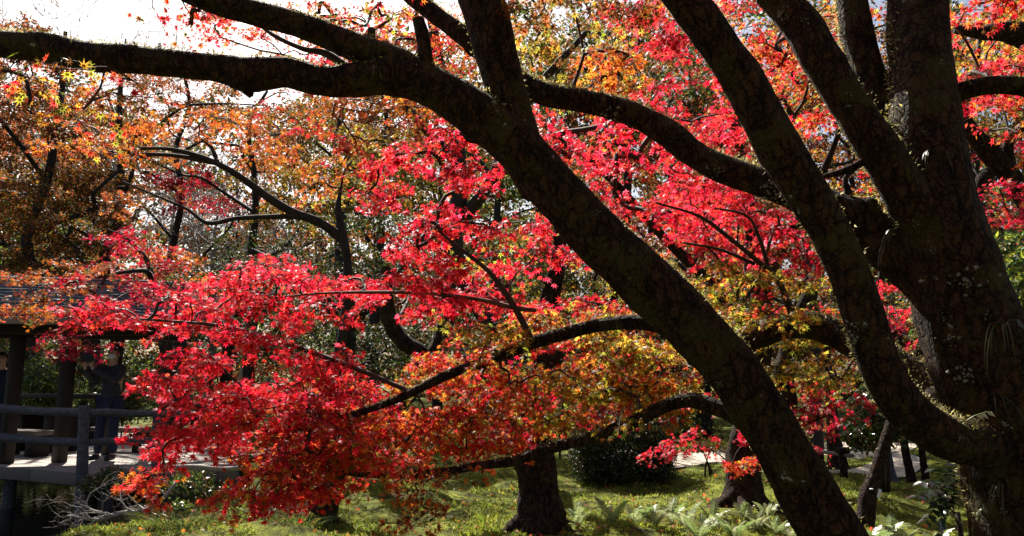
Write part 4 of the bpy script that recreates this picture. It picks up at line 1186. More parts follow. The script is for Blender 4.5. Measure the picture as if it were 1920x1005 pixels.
# the far end of the wood, one mass
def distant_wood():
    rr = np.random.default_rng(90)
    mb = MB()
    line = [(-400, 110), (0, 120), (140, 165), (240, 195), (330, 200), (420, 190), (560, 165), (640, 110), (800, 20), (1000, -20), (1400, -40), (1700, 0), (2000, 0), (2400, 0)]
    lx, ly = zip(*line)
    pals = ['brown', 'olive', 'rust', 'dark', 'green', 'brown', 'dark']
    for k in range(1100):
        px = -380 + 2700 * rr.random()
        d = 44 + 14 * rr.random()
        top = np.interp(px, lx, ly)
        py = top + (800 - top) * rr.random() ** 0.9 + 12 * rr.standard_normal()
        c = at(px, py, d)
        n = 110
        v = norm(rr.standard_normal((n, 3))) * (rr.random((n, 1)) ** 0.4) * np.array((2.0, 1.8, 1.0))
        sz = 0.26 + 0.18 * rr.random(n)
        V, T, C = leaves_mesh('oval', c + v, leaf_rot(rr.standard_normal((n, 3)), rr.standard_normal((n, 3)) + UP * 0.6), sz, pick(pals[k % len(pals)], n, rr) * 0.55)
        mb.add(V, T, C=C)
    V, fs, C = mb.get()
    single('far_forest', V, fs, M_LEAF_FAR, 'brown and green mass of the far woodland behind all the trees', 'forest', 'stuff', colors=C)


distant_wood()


def onz(px, py, z):
    v = RIGHT * ((px - 960) / F) + CUP * ((502.5 - py) / F) + FWD
    return CAM + v * ((z - CAM[2]) / v[2])


# ------------------------------------------------------------------ pavilion over the pond
M_WOOD = plain_mat('weathered_wood', (0.10, 0.085, 0.07), (0.20, 0.17, 0.14), 14, 0.85, 0.4, (1, 8, 8))
M_WOODB = plain_mat('brown_wood', (0.012, 0.009, 0.007), (0.04, 0.026, 0.018), 14, 0.75, 0.3, (1, 8, 8))
M_LOG = plain_mat('grey_blue_log', (0.035, 0.037, 0.043), (0.11, 0.11, 0.125), 22, 0.85, 0.5)
M_DECK = plain_mat('deck_board', (0.26, 0.23, 0.20), (0.40, 0.36, 0.32), 10, 0.9, 0.3, (1, 6, 6))
M_ROOF = plain_mat('bark_shingle', (0.05, 0.053, 0.06), (0.13, 0.135, 0.15), 18, 0.9, 0.6)
M_FASCIA = plain_mat('pale_eave', (0.22, 0.17, 0.13), (0.34, 0.27, 0.21), 10, 0.8, 0.2)
DZ = 0.31
A_, B_ = onz(0, 874, DZ), onz(152, 886, DZ)
u = (B_ - A_) / np.linalg.norm(B_ - A_)
w_ = np.array((-u[1], u[0], 0))
PAV = Thing('pavilion', 'open wooden pavilion with grey shingle roof standing over the pond', 'pavilion', (*(A_ + w_ * 2)[:2], DZ))
# deck boards lie along the front edge
for k in range(15):
    c = B_ - u * 2.6 + w_ * (0.14 + 0.272 * k) + np.array((0, 0, -0.03))
    V, T = box(c, (5.6, 0.262, 0.055), axes=[u, w_, UP], bev=0.006)
    PAV.part('plank', V, T, M_DECK)
for k, (s0, s1) in enumerate(((-5.4, -3.1), (-3.08, -1.05), (-1.03, 0.18))):
    c = B_ + u * (s0 + s1) / 2 - w_ * 0.025 + np.array((0, 0, -0.088))
    V, T = box(c, (s1 - s0, 0.045, 0.165), axes=[u, w_, UP], bev=0.006)
    PAV.part('edge_board', V, T, M_WOOD)
for s in (-4.6, -2.2, 0.0):
    for q in (0.4, 3.6):
        c = B_ + u * s + w_ * q
        V, T, Q, _ = tube(np.array([(c[0], c[1], -0.95), (c[0], c[1], -0.4), (c[0], c[1], DZ - 0.06)]), np.array((0.1, 0.095, 0.09)), 10)
        PAV.part('pile', V, [T, Q], M_LOG, smooth=True)
# deck joist beams under the planks
for q in (0.3, 2.0, 3.8):
    V, T = box(B_ - u * 2.6 + w_ * q + np.array((0, 0, -0.155)), (5.5, 0.12, 0.16), axes=[u, w_, UP])
    PAV.part('joist', V, T, M_WOODB)
# roof
e0, e1 = at(-420, 578, 10.2), at(432, 598, 11.6)
ZE = 2.50
e0[2] = e1[2] = ZE
ru = norm(e1 - e0)
rw = np.array((-ru[1], ru[0], 0))
LEN = np.linalg.norm(e1 - e0)
DEP, RISE = 2.1, 0.7
ncourse = 12
roof_parent = None


def roof_pt(s, t, side):
    """s along the eave 0..1 (hipped at the right end), t up the slope 0..1; side front/back"""
    hip = (DEP / 2) * t
    x = s * (LEN - hip)
    y = (DEP / 2) * t if side == 0 else DEP - (DEP / 2) * t
    return e0 + ru * x + rw * y + np.array((0, 0, RISE * t))


bm_v, bm_f = [], []
r0 = [roof_pt(0, 0, 0) - UP * 0.06, roof_pt(1, 0, 0) - UP * 0.06, roof_pt(1, 0, 1) - UP * 0.06, roof_pt(0, 0, 1) - UP * 0.06,
      roof_pt(0, 1, 0) - UP * 0.03, roof_pt(1, 1, 0) - UP * 0.03]
roof = PAV.part('roof', np.array(r0), [np.array([(1, 2, 5), (0, 3, 4)]), np.array([(0, 1, 5, 4), (2, 3, 4, 5), (0, 3, 2, 1)])], M_WOODB)
rrr = np.random.default_rng(5)
for side in (0, 1):
    for k in range(ncourse):
        t0, t1 = k / ncourse, (k + 1.15) / ncourse
        n = 40
        mb = MB()
        S = np.linspace(0, 1, n + 1)
        lowj = rrr.standard_normal(n + 1) * 0.008
        lo = np.array([roof_pt(s, t0, side) + UP * (0.045 + lowj[i]) for i, s in enumerate(S)])
        hi = np.array([roof_pt(s, min(t1, 1), side) + UP * 0.012 for s in S])
        lo2 = lo - UP * 0.05
        Vv = np.vstack([lo, hi, lo2])
        i = np.arange(n)
        m_ = n + 1
        Qd = np.vstack([np.stack([i, i + 1, m_ + i + 1, m_ + i], 1), np.stack([2 * m_ + i, 2 * m_ + i + 1, i + 1, i], 1)])
        if side == 1:
            Qd = Qd[:, ::-1]
        PAV.part('shingle_course', Vv, Qd, M_ROOF, parent=roof)
for k in range(ncourse):          # hipped end
    t0, t1 = k / ncourse, min(1, (k + 1.15) / ncourse)
    n = 24
    S = np.linspace(0, 1, n + 1)
    a0, b0 = roof_pt(1, t0, 0), roof_pt(1, t0, 1)
    a1, b1 = roof_pt(1, t1, 0), roof_pt(1, t1, 1)
    j = rrr.standard_normal(n + 1) * 0.008
    lo = np.array([a0 + (b0 - a0) * s + UP * (0.047 + j[i]) for i, s in enumerate(S)])
    hi = np.array([a1 + (b1 - a1) * s + UP * 0.014 for s in S])
    Vv = np.vstack([lo, hi, lo - UP * 0.05])
    i = np.arange(n)
    m_ = n + 1
    PAV.part('shingle_course', Vv, np.vstack([np.stack([i, i + 1, m_ + i + 1, m_ + i], 1), np.stack([2 * m_ + i, 2 * m_ + i + 1, i + 1, i], 1)]), M_ROOF, parent=roof)
V, T = box(e0 + ru * LEN / 2 - rw * 0.02 + UP * -0.075, (LEN, 0.04, 0.11), axes=[ru, rw, UP], bev=0.004)
PAV.part('eave_board', V, T, M_FASCIA, parent=roof)
V, T = box(e1 + rw * DEP / 2 + ru * 0.02 + UP * -0.075, (0.04, DEP, 0.11), axes=[ru, rw, UP], bev=0.004)
PAV.part('eave_board', V, T, M_FASCIA, parent=roof)
for q in (0.4, DEP - 0.4):
    V, T = box(e0 + ru * (LEN / 2 - 0.3) + rw * q + UP * -0.16, (LEN - 1.1, 0.14, 0.18), axes=[ru, rw, UP], bev=0.006)
    PAV.part('beam', V, T, M_WOODB)
for (px, d) in ((28, 11.5), (126, 11.65), (-120, 11.2), (-60, 12.6), (215, 12.9)):
    p = at(px, 700, d)
    V, T = box((p[0], p[1], (DZ + 2.36) / 2), (0.165, 0.165, 2.36 - DZ), math.atan2(u[1], u[0]), bev=0.012)
    PAV.part('post', V, T, M_WOODB)
V, T = box(at(85, 742, 14.5), (3.4, 0.07, 0.09), math.atan2(u[1], u[0]), bev=0.008)
PAV.part('back_rail', V, T, M_WOODB)

# side terrace right of the corner post, in the sun
TER = Thing('terrace', 'sunlit pale wooden landing beside the pavilion above the bank', 'landing', (*onz(300, 850, DZ)[:2], DZ))
q0, q1, q2, q3 = onz(168, 893, DZ - 0.03), onz(445, 874, DZ - 0.03), onz(470, 812, DZ - 0.03), onz(180, 812, DZ - 0.03)
for k in range(12):
    a, b = k / 12 + 0.002, (k + 1) / 12 - 0.002
    P = [q0 + (q3 - q0) * a, q1 + (q2 - q1) * a, q1 + (q2 - q1) * b, q0 + (q3 - q0) * b]
    V = np.array(P + [x - UP * 0.05 for x in P])
    TER.part('plank', V, np.array([(0, 1, 2, 3), (7, 6, 5, 4), (0, 4, 5, 1), (1, 5, 6, 2), (2, 6, 7, 3), (3, 7, 4, 0)]), M_DECK)
V, T = box((q0 + q1) / 2 + np.array((0, -0.03, -0.12)), (np.linalg.norm(q1 - q0), 0.05, 0.16), math.atan2((q1 - q0)[1], (q1 - q0)[0]), bev=0.006)
TER.part('edge_board', V, T, M_WOOD)
for f in (0.08, 0.5, 0.95):
    c = q0 + (q1 - q0) * f
    V, T, Q, _ = tube(np.array([(c[0], c[1] + 0.15, -0.9), (c[0], c[1] + 0.15, 0.0), (c[0], c[1] + 0.15, 0.22)]), np.array((0.09, 0.085, 0.08)), 8)
    TER.part('pile', V, [T, Q], M_LOG, smooth=True)

# log railing
RAIL = Thing('railing', 'rustic log railing with two rails along the pond edge of the deck', 'railing', (*at(152, 900, 10.25)[:2], WATER_Z))


def log(thing, name, p, q, r, mat=M_LOG, sides=12, sag=0.01, rough=0.1):
    P = np.array([(*p, r), (*(p + (q - p) * 0.33 + UP * sag), r * 1.03), (*(p + (q - p) * 0.66 - UP * sag), r * 0.97), (*q, r * 0.98)])
    C = catmull(P, 0.09)
    V, T, Q, _ = tube(C[:, :3], C[:, 3], sides, rough, 7, 0.2, seed=p[0])
    return thing.part(name, V, [T, Q], mat, smooth=True)


log(RAIL, 'post', at(150, 1000, 10.25), at(158, 760, 10.25), 0.072)
log(RAIL, 'post', at(292, 885, 10.7), at(294, 772, 10.7), 0.06)
log(RAIL, 'rail', at(-150, 757, 11.1), at(160, 774, 10.27), 0.058)
log(RAIL, 'rail', at(-150, 809, 11.1), at(158, 830, 10.27), 0.056)
log(RAIL, 'rail', at(154, 775, 10.27), at(300, 774, 10.7), 0.05)
log(RAIL, 'rail', at(154, 831, 10.27), at(300, 824, 10.7), 0.046)
log(RAIL, 'rail', at(290, 776, 10.7), at(460, 782, 11.2), 0.05)
GLOG = Thing('fallen_log', 'pale grey bare log lying level along the bank beside the landing', 'log', at(390, 878, 8.9))
log(GLOG, 'stem', at(300, 879, 8.7), at(470, 876, 9.1), 0.03, M_GREYTWIG, 10, 0.015, 0.25)


def bench(label, c, L, rot, seat_h=0.42, d=0.36, mat=M_WOOD, mat2=M_WOODB, group='benches on the deck', name='bench', cat='bench', thick=0.075):
    t = Thing(name, label, cat, (c[0], c[1], DZ), group)
    ax = np.array([(math.cos(rot), math.sin(rot), 0), (-math.sin(rot), math.cos(rot), 0), (0, 0, 1)])
    cc = np.array((c[0], c[1], 0.0))
    for k in (-1, 1):
        V, T = box(cc + ax[1] * k * d * 0.255 + UP * (DZ + seat_h - thick / 2), (L, d * 0.49, thick), axes=ax, bev=0.01)
        t.part('seat_plank' if cat == 'bench' else 'top_plank', V, T, mat)
    for s in (-1, 1):
        V, T = box(cc + ax[0] * s * L * 0.34 + UP * (DZ + (seat_h - thick) / 2), (0.22, d * 0.8, seat_h - thick), axes=ax, bev=0.012)
        t.part('leg', V, T, mat2)
    return t


rot = math.atan2(u[1], u[0])
bench('shaded grey wooden bench behind the left railing', onz(46, 806, DZ + 0.42), 1.15, rot)
bench('shaded wooden table behind the grey bench', at(92, 775, 13.7), 1.2, rot, 0.72, 0.7, M_WOODB, M_WOODB, None, 'wooden_table', 'table')
bench('bench with a sunlit pale top right of the standing person', onz(235, 801, DZ + 0.42), 1.3, rot + 0.1)
bench('low sunlit plank bench at the far side of the landing', onz(345, 802, DZ + 0.3), 1.5, rot + 0.15, 0.3)

# ------------------------------------------------------------------ people
M_SKIN = plain_mat('skin', (0.42, 0.25, 0.18), (0.50, 0.31, 0.23), 20, 0.6, 0.05)
M_COAT = plain_mat('dark_grey_coat', (0.022, 0.024, 0.03), (0.05, 0.052, 0.06), 30, 0.9, 0.3)
M_NAVY = plain_mat('navy_cloth', (0.010, 0.014, 0.035), (0.022, 0.03, 0.065), 30, 0.9, 0.3)
M_BLACK = plain_mat('black_leather', (0.010, 0.010, 0.012), (0.025, 0.025, 0.028), 20, 0.5, 0.1)
M_WHITE = plain_mat('white_mask', (0.62, 0.64, 0.68), (0.75, 0.76, 0.78), 20, 0.8, 0.05)
M_HAIR = plain_mat('black_hair', (0.008, 0.007, 0.007), (0.02, 0.017, 0.015), 60, 0.5, 0.3, (4, 4, 1))


def skin_mesh(name, verts, edges, radii, mat, root=0, sub=2, parent=None):
    me = bpy.data.meshes.new(name)
    me.from_pydata([tuple(v) for v in verts], edges, [])
    ob = bpy.data.objects.new(name, me)
    COL.objects.link(ob)
    ob.parent = parent
    md = ob.modifiers.new('skin', 'SKIN')
    md.use_smooth_shade = True
    md.branch_smoothing = 0.4
    if not me.skin_vertices:
        import bmesh as _b
        bm = _b.new()
        bm.from_mesh(me)
        bm.verts.layers.skin.verify()
        bm.to_mesh(me)
        bm.free()
    for i, r in enumerate(radii):
        sv = me.skin_vertices[0].data[i]
        sv.radius = (r, r) if not isinstance(r, tuple) else r
        sv.use_root = (i == root)
    sd = ob.modifiers.new('sub', 'SUBSURF')
    sd.levels = sd.render_levels = sub
    me.materials.append(mat)
    return ob


def lathe_blob(c, r, seg=14, rings=10, squash=None):
    V, Q, T = [], [], []
    for i in range(1, rings):
        th = math.pi * i / rings
        for j in range(seg):
            ph = 2 * math.pi * j / seg
            V.append((math.sin(th) * math.cos(ph) * r[0], math.sin(th) * math.sin(ph) * r[1], math.cos(th) * r[2]))
    V += [(0, 0, r[2]), (0, 0, -r[2])]
    for i in range(rings - 2):
        for j in range(seg):
            Q.append((i * seg + j, (i + 1) * seg + j, (i + 1) * seg + (j + 1) % seg, i * seg + (j + 1) % seg))
    n = len(V)
    for j in range(seg):
        T.append((n - 2, j, (j + 1) % seg))
        T.append((n - 1, (rings - 2) * seg + (j + 1) % seg, (rings - 2) * seg + j))
    return np.array(V) + np.array(c), np.array(T), np.array(Q)


def person(label, loc, yaw, coat, trousers, mask=True, raised=True, scale=1.0):
    """local frame: x to the person's left-right, -y faces the viewer, z up; turned by yaw"""
    e = bpy.data.objects.new('person', None)
    COL.objects.link(e)
    e.location = loc
    e.rotation_euler = (0, 0, yaw)
    e.scale = (scale,) * 3
    e['label'] = label
    e['category'] = 'person'
    # skeleton joints
    J = {'pel': (0, 0, 0.94), 'spine': (0, 0.0, 1.12), 'chest': (0, 0.0, 1.33), 'neck': (0, -0.01, 1.47), 'head0': (0, -0.02, 1.54), 'head1': (0, -0.015, 1.62), 'head2': (0, -0.005, 1.69),
         'hipL': (-0.095, 0, 0.88), 'kneL': (-0.13, -0.02, 0.48), 'ankL': (-0.17, 0.02, 0.09), 'toeL': (-0.185, -0.14, 0.045),
         'hipR': (0.095, 0, 0.88), 'kneR': (0.10, -0.02, 0.48), 'ankR': (0.10, 0.02, 0.09), 'toeR': (0.11, -0.14, 0.045),
         'shL': (-0.17, 0, 1.40), 'shR': (0.17, 0, 1.40)}
    if raised:      # both hands brought up in front, holding a phone
        J.update({'elL': (-0.235, -0.16, 1.21), 'wrL': (-0.20, -0.36, 1.40), 'elR': (0.20, -0.17, 1.20), 'wrR': (-0.06, -0.37, 1.39)})
        handd = {'L': np.array((0.02, -0.12, 0.99)), 'R': np.array((-0.06, -0.12, 0.99))}
    else:
        J.update({'elL': (-0.22, 0.02, 1.13), 'wrL': (-0.23, -0.06, 0.89), 'elR': (0.22, 0.02, 1.13), 'wrR': (0.23, -0.06, 0.89)})
        handd = {'L': np.array((0, -0.1, -1.0)), 'R': np.array((0, -0.1, -1.0))}
    names = list(J)
    V = [np.array(J[k]) for k in names]
    rad = {'pel': (0.15, 0.105), 'spine': (0.135, 0.095), 'chest': (0.16, 0.11), 'neck': 0.055, 'head0': (0.062, 0.07), 'head1': (0.074, 0.092), 'head2': (0.066, 0.08), 'hipL': 0.085, 'hipR': 0.085,
           'kneL': 0.056, 'kneR': 0.056, 'ankL': 0.037, 'ankR': 0.037, 'toeL': 0.032, 'toeR': 0.032, 'shL': 0.058, 'shR': 0.058, 'elL': 0.042, 'elR': 0.042, 'wrL': 0.027, 'wrR': 0.027}
    radii = [rad[k] for k in names]
    ed = [('pel', 'spine'), ('spine', 'chest'), ('chest', 'neck'), ('neck', 'head0'), ('head0', 'head1'), ('head1', 'head2'), ('pel', 'hipL'), ('hipL', 'kneL'), ('kneL', 'ankL'), ('ankL', 'toeL'),
          ('pel', 'hipR'), ('hipR', 'kneR'), ('kneR', 'ankR'), ('ankR', 'toeR'), ('chest', 'shL'), ('shL', 'elL'), ('elL', 'wrL'), ('chest', 'shR'), ('shR', 'elR'), ('elR', 'wrR')]
    E = [(names.index(a), names.index(b)) for a, b in ed]
    for s in 'LR':
        w = np.array(J['wr' + s])
        d = norm(handd[s])
        sx = np.array((1.0, 0, 0)) * (1 if s == 'L' else -1)
        V.append(w + d * 0.075)
        radii.append((0.034, 0.02))
        pi_ = len(V) - 1
        E.append((names.index('wr' + s), pi_))
        for k, (off, ln) in enumerate(((-0.03, 0.062), (-0.01, 0.078), (0.011, 0.072), (0.031, 0.055))):
            p1 = V[pi_] + sx * off + d * 0.03
            curl = np.array((0, -0.25, 0)) if not raised else np.array((0, 0.1, 0))
            p2 = p1 + norm(d + sx * off * 5) * ln * 0.5
            p3 = p2 + norm(d + curl * 1.6 + sx * off * 5) * ln * 0.5
            b = len(V)
            V += [p1, p2, p3]
            radii += [0.0095, 0.0085, 0.007]
            E += [(pi_, b), (b, b + 1), (b + 1, b + 2)]
        b = len(V)
        t1 = w + d * 0.035 + sx * 0.04
        V += [t1, t1 + norm(sx * 0.7 + d) * 0.035, t1 + norm(sx * 0.35 + d) * 0.062]
        radii += [0.012, 0.0105, 0.008]
        E += [(pi_, b), (b, b + 1), (b + 1, b + 2)]
    skin_mesh('body', V, E, radii, M_SKIN, 0, 2, e)

    def sub(name, ks, es, rr, mat, sub_=2):
        return skin_mesh(name, [np.array(J[k]) if isinstance(k, str) else np.array(k) for k in ks], es, rr, mat, 0, sub_, e)
    # coat: torso, skirt and sleeves
    ks = ['spine', 'chest', (0, 0, 1.445), 'pel', (0, 0, 0.74), 'shL', 'elL', 'wrL', 'shR', 'elR', 'wrR']
    sub('coat', ks, [(0, 1), (1, 2), (0, 3), (3, 4), (1, 5), (5, 6), (6, 7), (1, 8), (8, 9), (9, 10)],
        [(0.165, 0.125), (0.19, 0.14), (0.075, 0.075), (0.185, 0.135), (0.20, 0.145), 0.08, 0.066, 0.046, 0.08, 0.066, 0.046], coat)
    sub('trousers', [(0, 0, 0.9), 'hipL', 'kneL', 'ankL', 'hipR', 'kneR', 'ankR'], [(0, 1), (1, 2), (2, 3), (0, 4), (4, 5), (5, 6)], [(0.15, 0.11), 0.1, 0.076, 0.062, 0.1, 0.076, 0.062], trousers)
    for s in 'LR':
        a, t = np.array(J['ank' + s]), np.array(J['toe' + s])
        sub('shoe', [a + (0, 0.03, -0.035), (a + t) / 2 + (0, 0, -0.015), t + (0, -0.02, 0.0)], [(0, 1), (1, 2)], [0.052, 0.05, 0.042], M_BLACK, 2)

    def meshpart(name, V, T, Q, mat, parent=e):
        me = raw_mesh(name, V, [f for f in (T, Q) if f is not None and len(f)], smooth=True)
        me.materials.append(mat)
        ob = bpy.data.objects.new(name, me)
        COL.objects.link(ob)
        ob.parent = parent
        return ob
    # hair / cap shell, nose, ears, eyes
    Vh, Th, Qh = lathe_blob((0, 0.012, 1.655), (0.088, 0.102, 0.105), 18, 12)
    Vh[:, 1] = np.where((Vh[:, 2] < 1.665) & (Vh[:, 1] < -0.02), -0.02, Vh[:, 1])
    meshpart('hair', Vh, Th, Qh, M_HAIR)
    Vn, Tn, Qn = lathe_blob((0, -0.107, 1.612), (0.013, 0.018, 0.022), 8, 6)
    meshpart('nose', Vn, Tn, Qn, M_SKIN)
    for sx in (-1, 1):
        Vn, Tn, Qn = lathe_blob((sx * 0.076, 0.0, 1.615), (0.012, 0.02, 0.032), 8, 6)
        meshpart('ear', Vn, Tn, Qn, M_SKIN)
        Vn, Tn, Qn = lathe_blob((sx * 0.03, -0.092, 1.64), (0.014, 0.008, 0.007), 8, 6)
        meshpart('eye', Vn, Tn, Qn, M_BLACK)
    if mask:
        Vm, Tm, Qm = lathe_blob((0, -0.055, 1.585), (0.067, 0.068, 0.05), 16, 10)
        meshpart('face_mask', Vm, Tm, Qm, M_WHITE)
    else:
        Vm, Tm, Qm = lathe_blob((0, -0.093, 1.575), (0.022, 0.008, 0.006), 8, 6)
        meshpart('mouth', Vm, Tm, Qm, plain_mat('lips', (0.3, 0.12, 0.1), (0.35, 0.15, 0.12), 20))
    return e


pp = onz(178, 868, DZ)
person('person in dark coat and white face mask behind the log post, holding a phone', (pp[0], pp[1] + 0.3, DZ + 0.005), -0.18, M_COAT, M_NAVY, scale=1.02)
ph = Thing('phone', 'dark phone held up in both hands by the masked person', 'phone', (pp[0] - 0.17, pp[1] - 0.13, DZ + 1.56))
V, T = box((pp[0] - 0.19, pp[1] - 0.12, DZ + 1.60), (0.24, 0.012, 0.15), -0.18, bev=0.004)
ph.part('body', V, T, M_BLACK)
V, T = box((pp[0] - 0.19 + 0.08, pp[1] - 0.132, DZ + 1.645), (0.03, 0.008, 0.03), -0.18, bev=0.002)
ph.part('camera_lens', V, T, M_BLACK)
pq = at(-6, 770, 12.3)
person('person in dark navy clothes cut off by the left edge of the picture', (pq[0], pq[1], DZ + 0.005), 0.5, M_NAVY, M_NAVY, mask=False, raised=False, scale=0.98)

# ------------------------------------------------------------------ hedge, shrubs, small trunks, fence
def leaf_cloud(rr, c, r, n, pal, size, power=6.0, shell=0.35, kind='oval'):
    """leaves through a rounded-box volume"""
    u_ = rr.random((n * 3, 3)) * 2 - 1
    q = (np.abs(u_) ** power).sum(1)
    u_ = u_[(q < 1) & (q > shell ** power * 0.5)][:n]
    u_ = u_ * (1 + 0.05 * np.sin(u_[:, [1, 2, 0]] * 9 + 1))
    P = np.asarray(c) + u_ * np.asarray(r)
    k = len(P)
    nr = norm(u_ * 0.8 + rr.standard_normal((k, 3)) * 0.7 + UP * 0.3)
    return leaves_mesh(kind, P, leaf_rot(rr.standard_normal((k, 3)) + u_ * 0.6, nr), size * (0.7 + 0.6 * rr.random(k)), pick(pal, k, rr))


rr = np.random.default_rng(101)
hb = onz(1176, 902, 0.05)
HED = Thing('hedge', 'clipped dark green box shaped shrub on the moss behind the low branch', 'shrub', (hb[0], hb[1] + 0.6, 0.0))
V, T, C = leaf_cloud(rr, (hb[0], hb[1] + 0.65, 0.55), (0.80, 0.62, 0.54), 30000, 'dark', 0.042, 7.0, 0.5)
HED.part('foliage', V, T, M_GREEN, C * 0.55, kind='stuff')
for k in range(6):
    a = rr.random() * 6.28
    b = np.array((hb[0] + 0.12 * math.cos(a), hb[1] + 0.65 + 0.12 * math.sin(a), -0.05))
    q = b + np.array((0.5 * math.cos(a), 0.4 * math.sin(a), 0.85))
    Vv, Tt, Qq, _ = tube(np.array([b, (b + q) / 2 + 0.03 * rr.standard_normal(3), q]), np.array((0.022, 0.016, 0.007)), 6)
    HED.part('stem', Vv, [Tt, Qq], M_TWIG, smooth=True)

sg = onz(1064, 866, 0.05)
SIG = Thing('garden_sign', 'low tilted pale board on dark legs beside the clipped shrub', 'sign', (sg[0], sg[1], 0.0))
V, T = box((sg[0] + 0.06, sg[1], 0.36), (0.46, 0.03, 0.26), axes=np.array([(1, 0, 0), (0, 0.72, 0.69), (0, -0.69, 0.72)]) , bev=0.006)
SIG.part('board', V, T, plain_mat('pale_board', (0.5, 0.55, 0.68), (0.62, 0.66, 0.76), 6, 0.5, 0.05))
for sx in (-0.14, 0.24):
    V, T = box((sg[0] + sx, sg[1] + 0.02, 0.14), (0.045, 0.045, 0.36), bev=0.005)
    SIG.part('leg', V, T, M_BLACK)

FEN = Thing('low_fence', 'low wooden fence of two stubby posts and a rail beside the path', 'fence', (*onz(1560, 894, 0)[:2], 0.0))
fp1, fp2 = onz(1541, 888, 0.02), onz(1583, 898, 0.02)
log(FEN, 'post', fp1 - UP * 0.1, fp1 + UP * 0.44, 0.055, M_BARK2)
log(FEN, 'post', fp2 - UP * 0.1, fp2 + UP * 0.40, 0.06, M_BARK2)
V, T = box(fp2 + np.array((-0.07, 0.35, 0.37)), (0.10, 1.1, 0.05), 0.25, bev=0.008)
FEN.part('rail', V, T, M_WOOD)
V, T = box(fp2 + np.array((0, 0, 0.44)), (0.17, 0.17, 0.09), 0.2, bev=0.015)
FEN.part('post_cap', V, T, M_BARK2)


def thin_tree(label, pts, mat, seed, crown_pal='dark', crown_n=14, name='young_tree'):
    b = at(pts[0][0], pts[0][1], pts[0][2])
    t = Tree(name, label, (b[0], b[1], 0.0), 'slender trees by the path', seed=seed)
    t.limb('trunk', pts, mat, 12, 0.16, 8, 0.3)
    top = at(pts[-1][0], pts[-1][1], pts[-1][2])
    t.blob(top, (0.8, 0.7, 0.5), crown_n, crown_pal, 'mid', 0.35, 0.036, 66, shell=0.2)
    t.finish(M_LEAF_FAR, twig_k=0.003)
    return t


yl = onz(1622, 985, -0.02)[1]
thin_tree('thin trunk leaning right with a white paper tag low on it', [(1618, 1010, yl, 46), (1622, 980, yl, 36), (1630, 925, yl, 30), (1645, 880, yl, 24), (1660, 830, yl, 23), (1676, 785, yl, 22), (1700, 720, yl, 18), (1730, 640, yl, 14), (1770, 540, yl, 10), (1800, 440, yl, 6)], M_BARK2, 111, 'wine', 10)
y2 = onz(1566, 884, 0)[1]
thin_tree('stubby dark tapering trunk behind the low fence', [(1572, 892, y2, 52), (1570, 870, y2, 38), (1563, 820, y2, 26), (1560, 770, y2, 20), (1552, 690, y2, 16), (1545, 600, y2, 10)], M_BARK2, 112, 'olive')
y3 = onz(1668, 902, 0)[1]
thin_tree('bluish grey trunk behind the leaning thin trunk', [(1668, 910, y3, 42), (1664, 890, y3, 30), (1658, 840, y3, 25), (1660, 780, y3, 20), (1668, 680, y3, 16), (1670, 580, y3, 9)], M_LOG, 113, 'dark')
y4 = onz(1708, 908, 0)[1]
thin_tree('thin brown trunk, middle of the three by the path', [(1712, 915, y4, 24), (1707, 890, y4, 17), (1697, 840, y4, 14), (1690, 780, y4, 12), (1685, 690, y4, 10), (1690, 600, y4, 6)], M_BARK2, 114, 'olive', 10)
y5 = onz(1737, 910, 0)[1]
thin_tree('thin brown trunk nearest the thick trunk by the path', [(1738, 916, y5, 17), (1734, 885, y5, 13), (1727, 830, y5, 11), (1722, 770, y5, 9), (1722, 690, y5, 7), (1726, 600, y5, 5)], M_BARK2, 115, 'green', 10)
tg = at(1646, 925, yl - 0.06)
V, T = box(tg, (0.075, 0.008, 0.10), 0.2, bev=0.002, axes=np.array([(0.93, 0.2, -0.3), (-0.2, 0.98, 0), (0.3, 0, 0.95)]))
TAG = Thing('paper_tag', 'small white tag fastened to the thin leaning trunk', 'tag', tg)
TAG.part('card', V, T, M_WHITE)
V, T = box(at(1634, 917, yl - 0.1), (0.03, 0.03, 0.012), 0.2, bev=0.003)
TAG.part('tie', V, T, M_WHITE)

cm = at(1640, 790, 11.0)
CAM_ = Thing('camellia_bush', 'glossy dark green camellia bush behind the lower curve of the big limb', 'bush', (cm[0], cm[1], 0.0))
mbx = MB()
for k in range(9):
    o = norm(rr.standard_normal(3)) * np.array((0.35, 0.3, 0.36))
    V, T, C = leaf_cloud(rr, cm + o + UP * 0.05, (0.26, 0.24, 0.2), 330, 'dark', 0.07, 2.0, 0.2)
    mbx.add(V, T, C=C)
V, fs, C = mbx.get()
CAM_.part('foliage', V, fs, leaf_mat('glossy_leaf', 0.15, 0.18, 0.8), C, kind='stuff')
for k in range(3):
    q = cm + rr.standard_normal(3) * 0.15
    b = np.array((cm[0] + 0.06 * k, cm[1], -0.05))
    Vv, Tt, Qq, _ = tube(np.array([b, (b + q) / 2 + 0.04 * rr.standard_normal(3), q]), np.array((0.03, 0.024, 0.014)), 7)
    CAM_.part('stem', Vv, [Tt, Qq], M_TWIG, smooth=True)

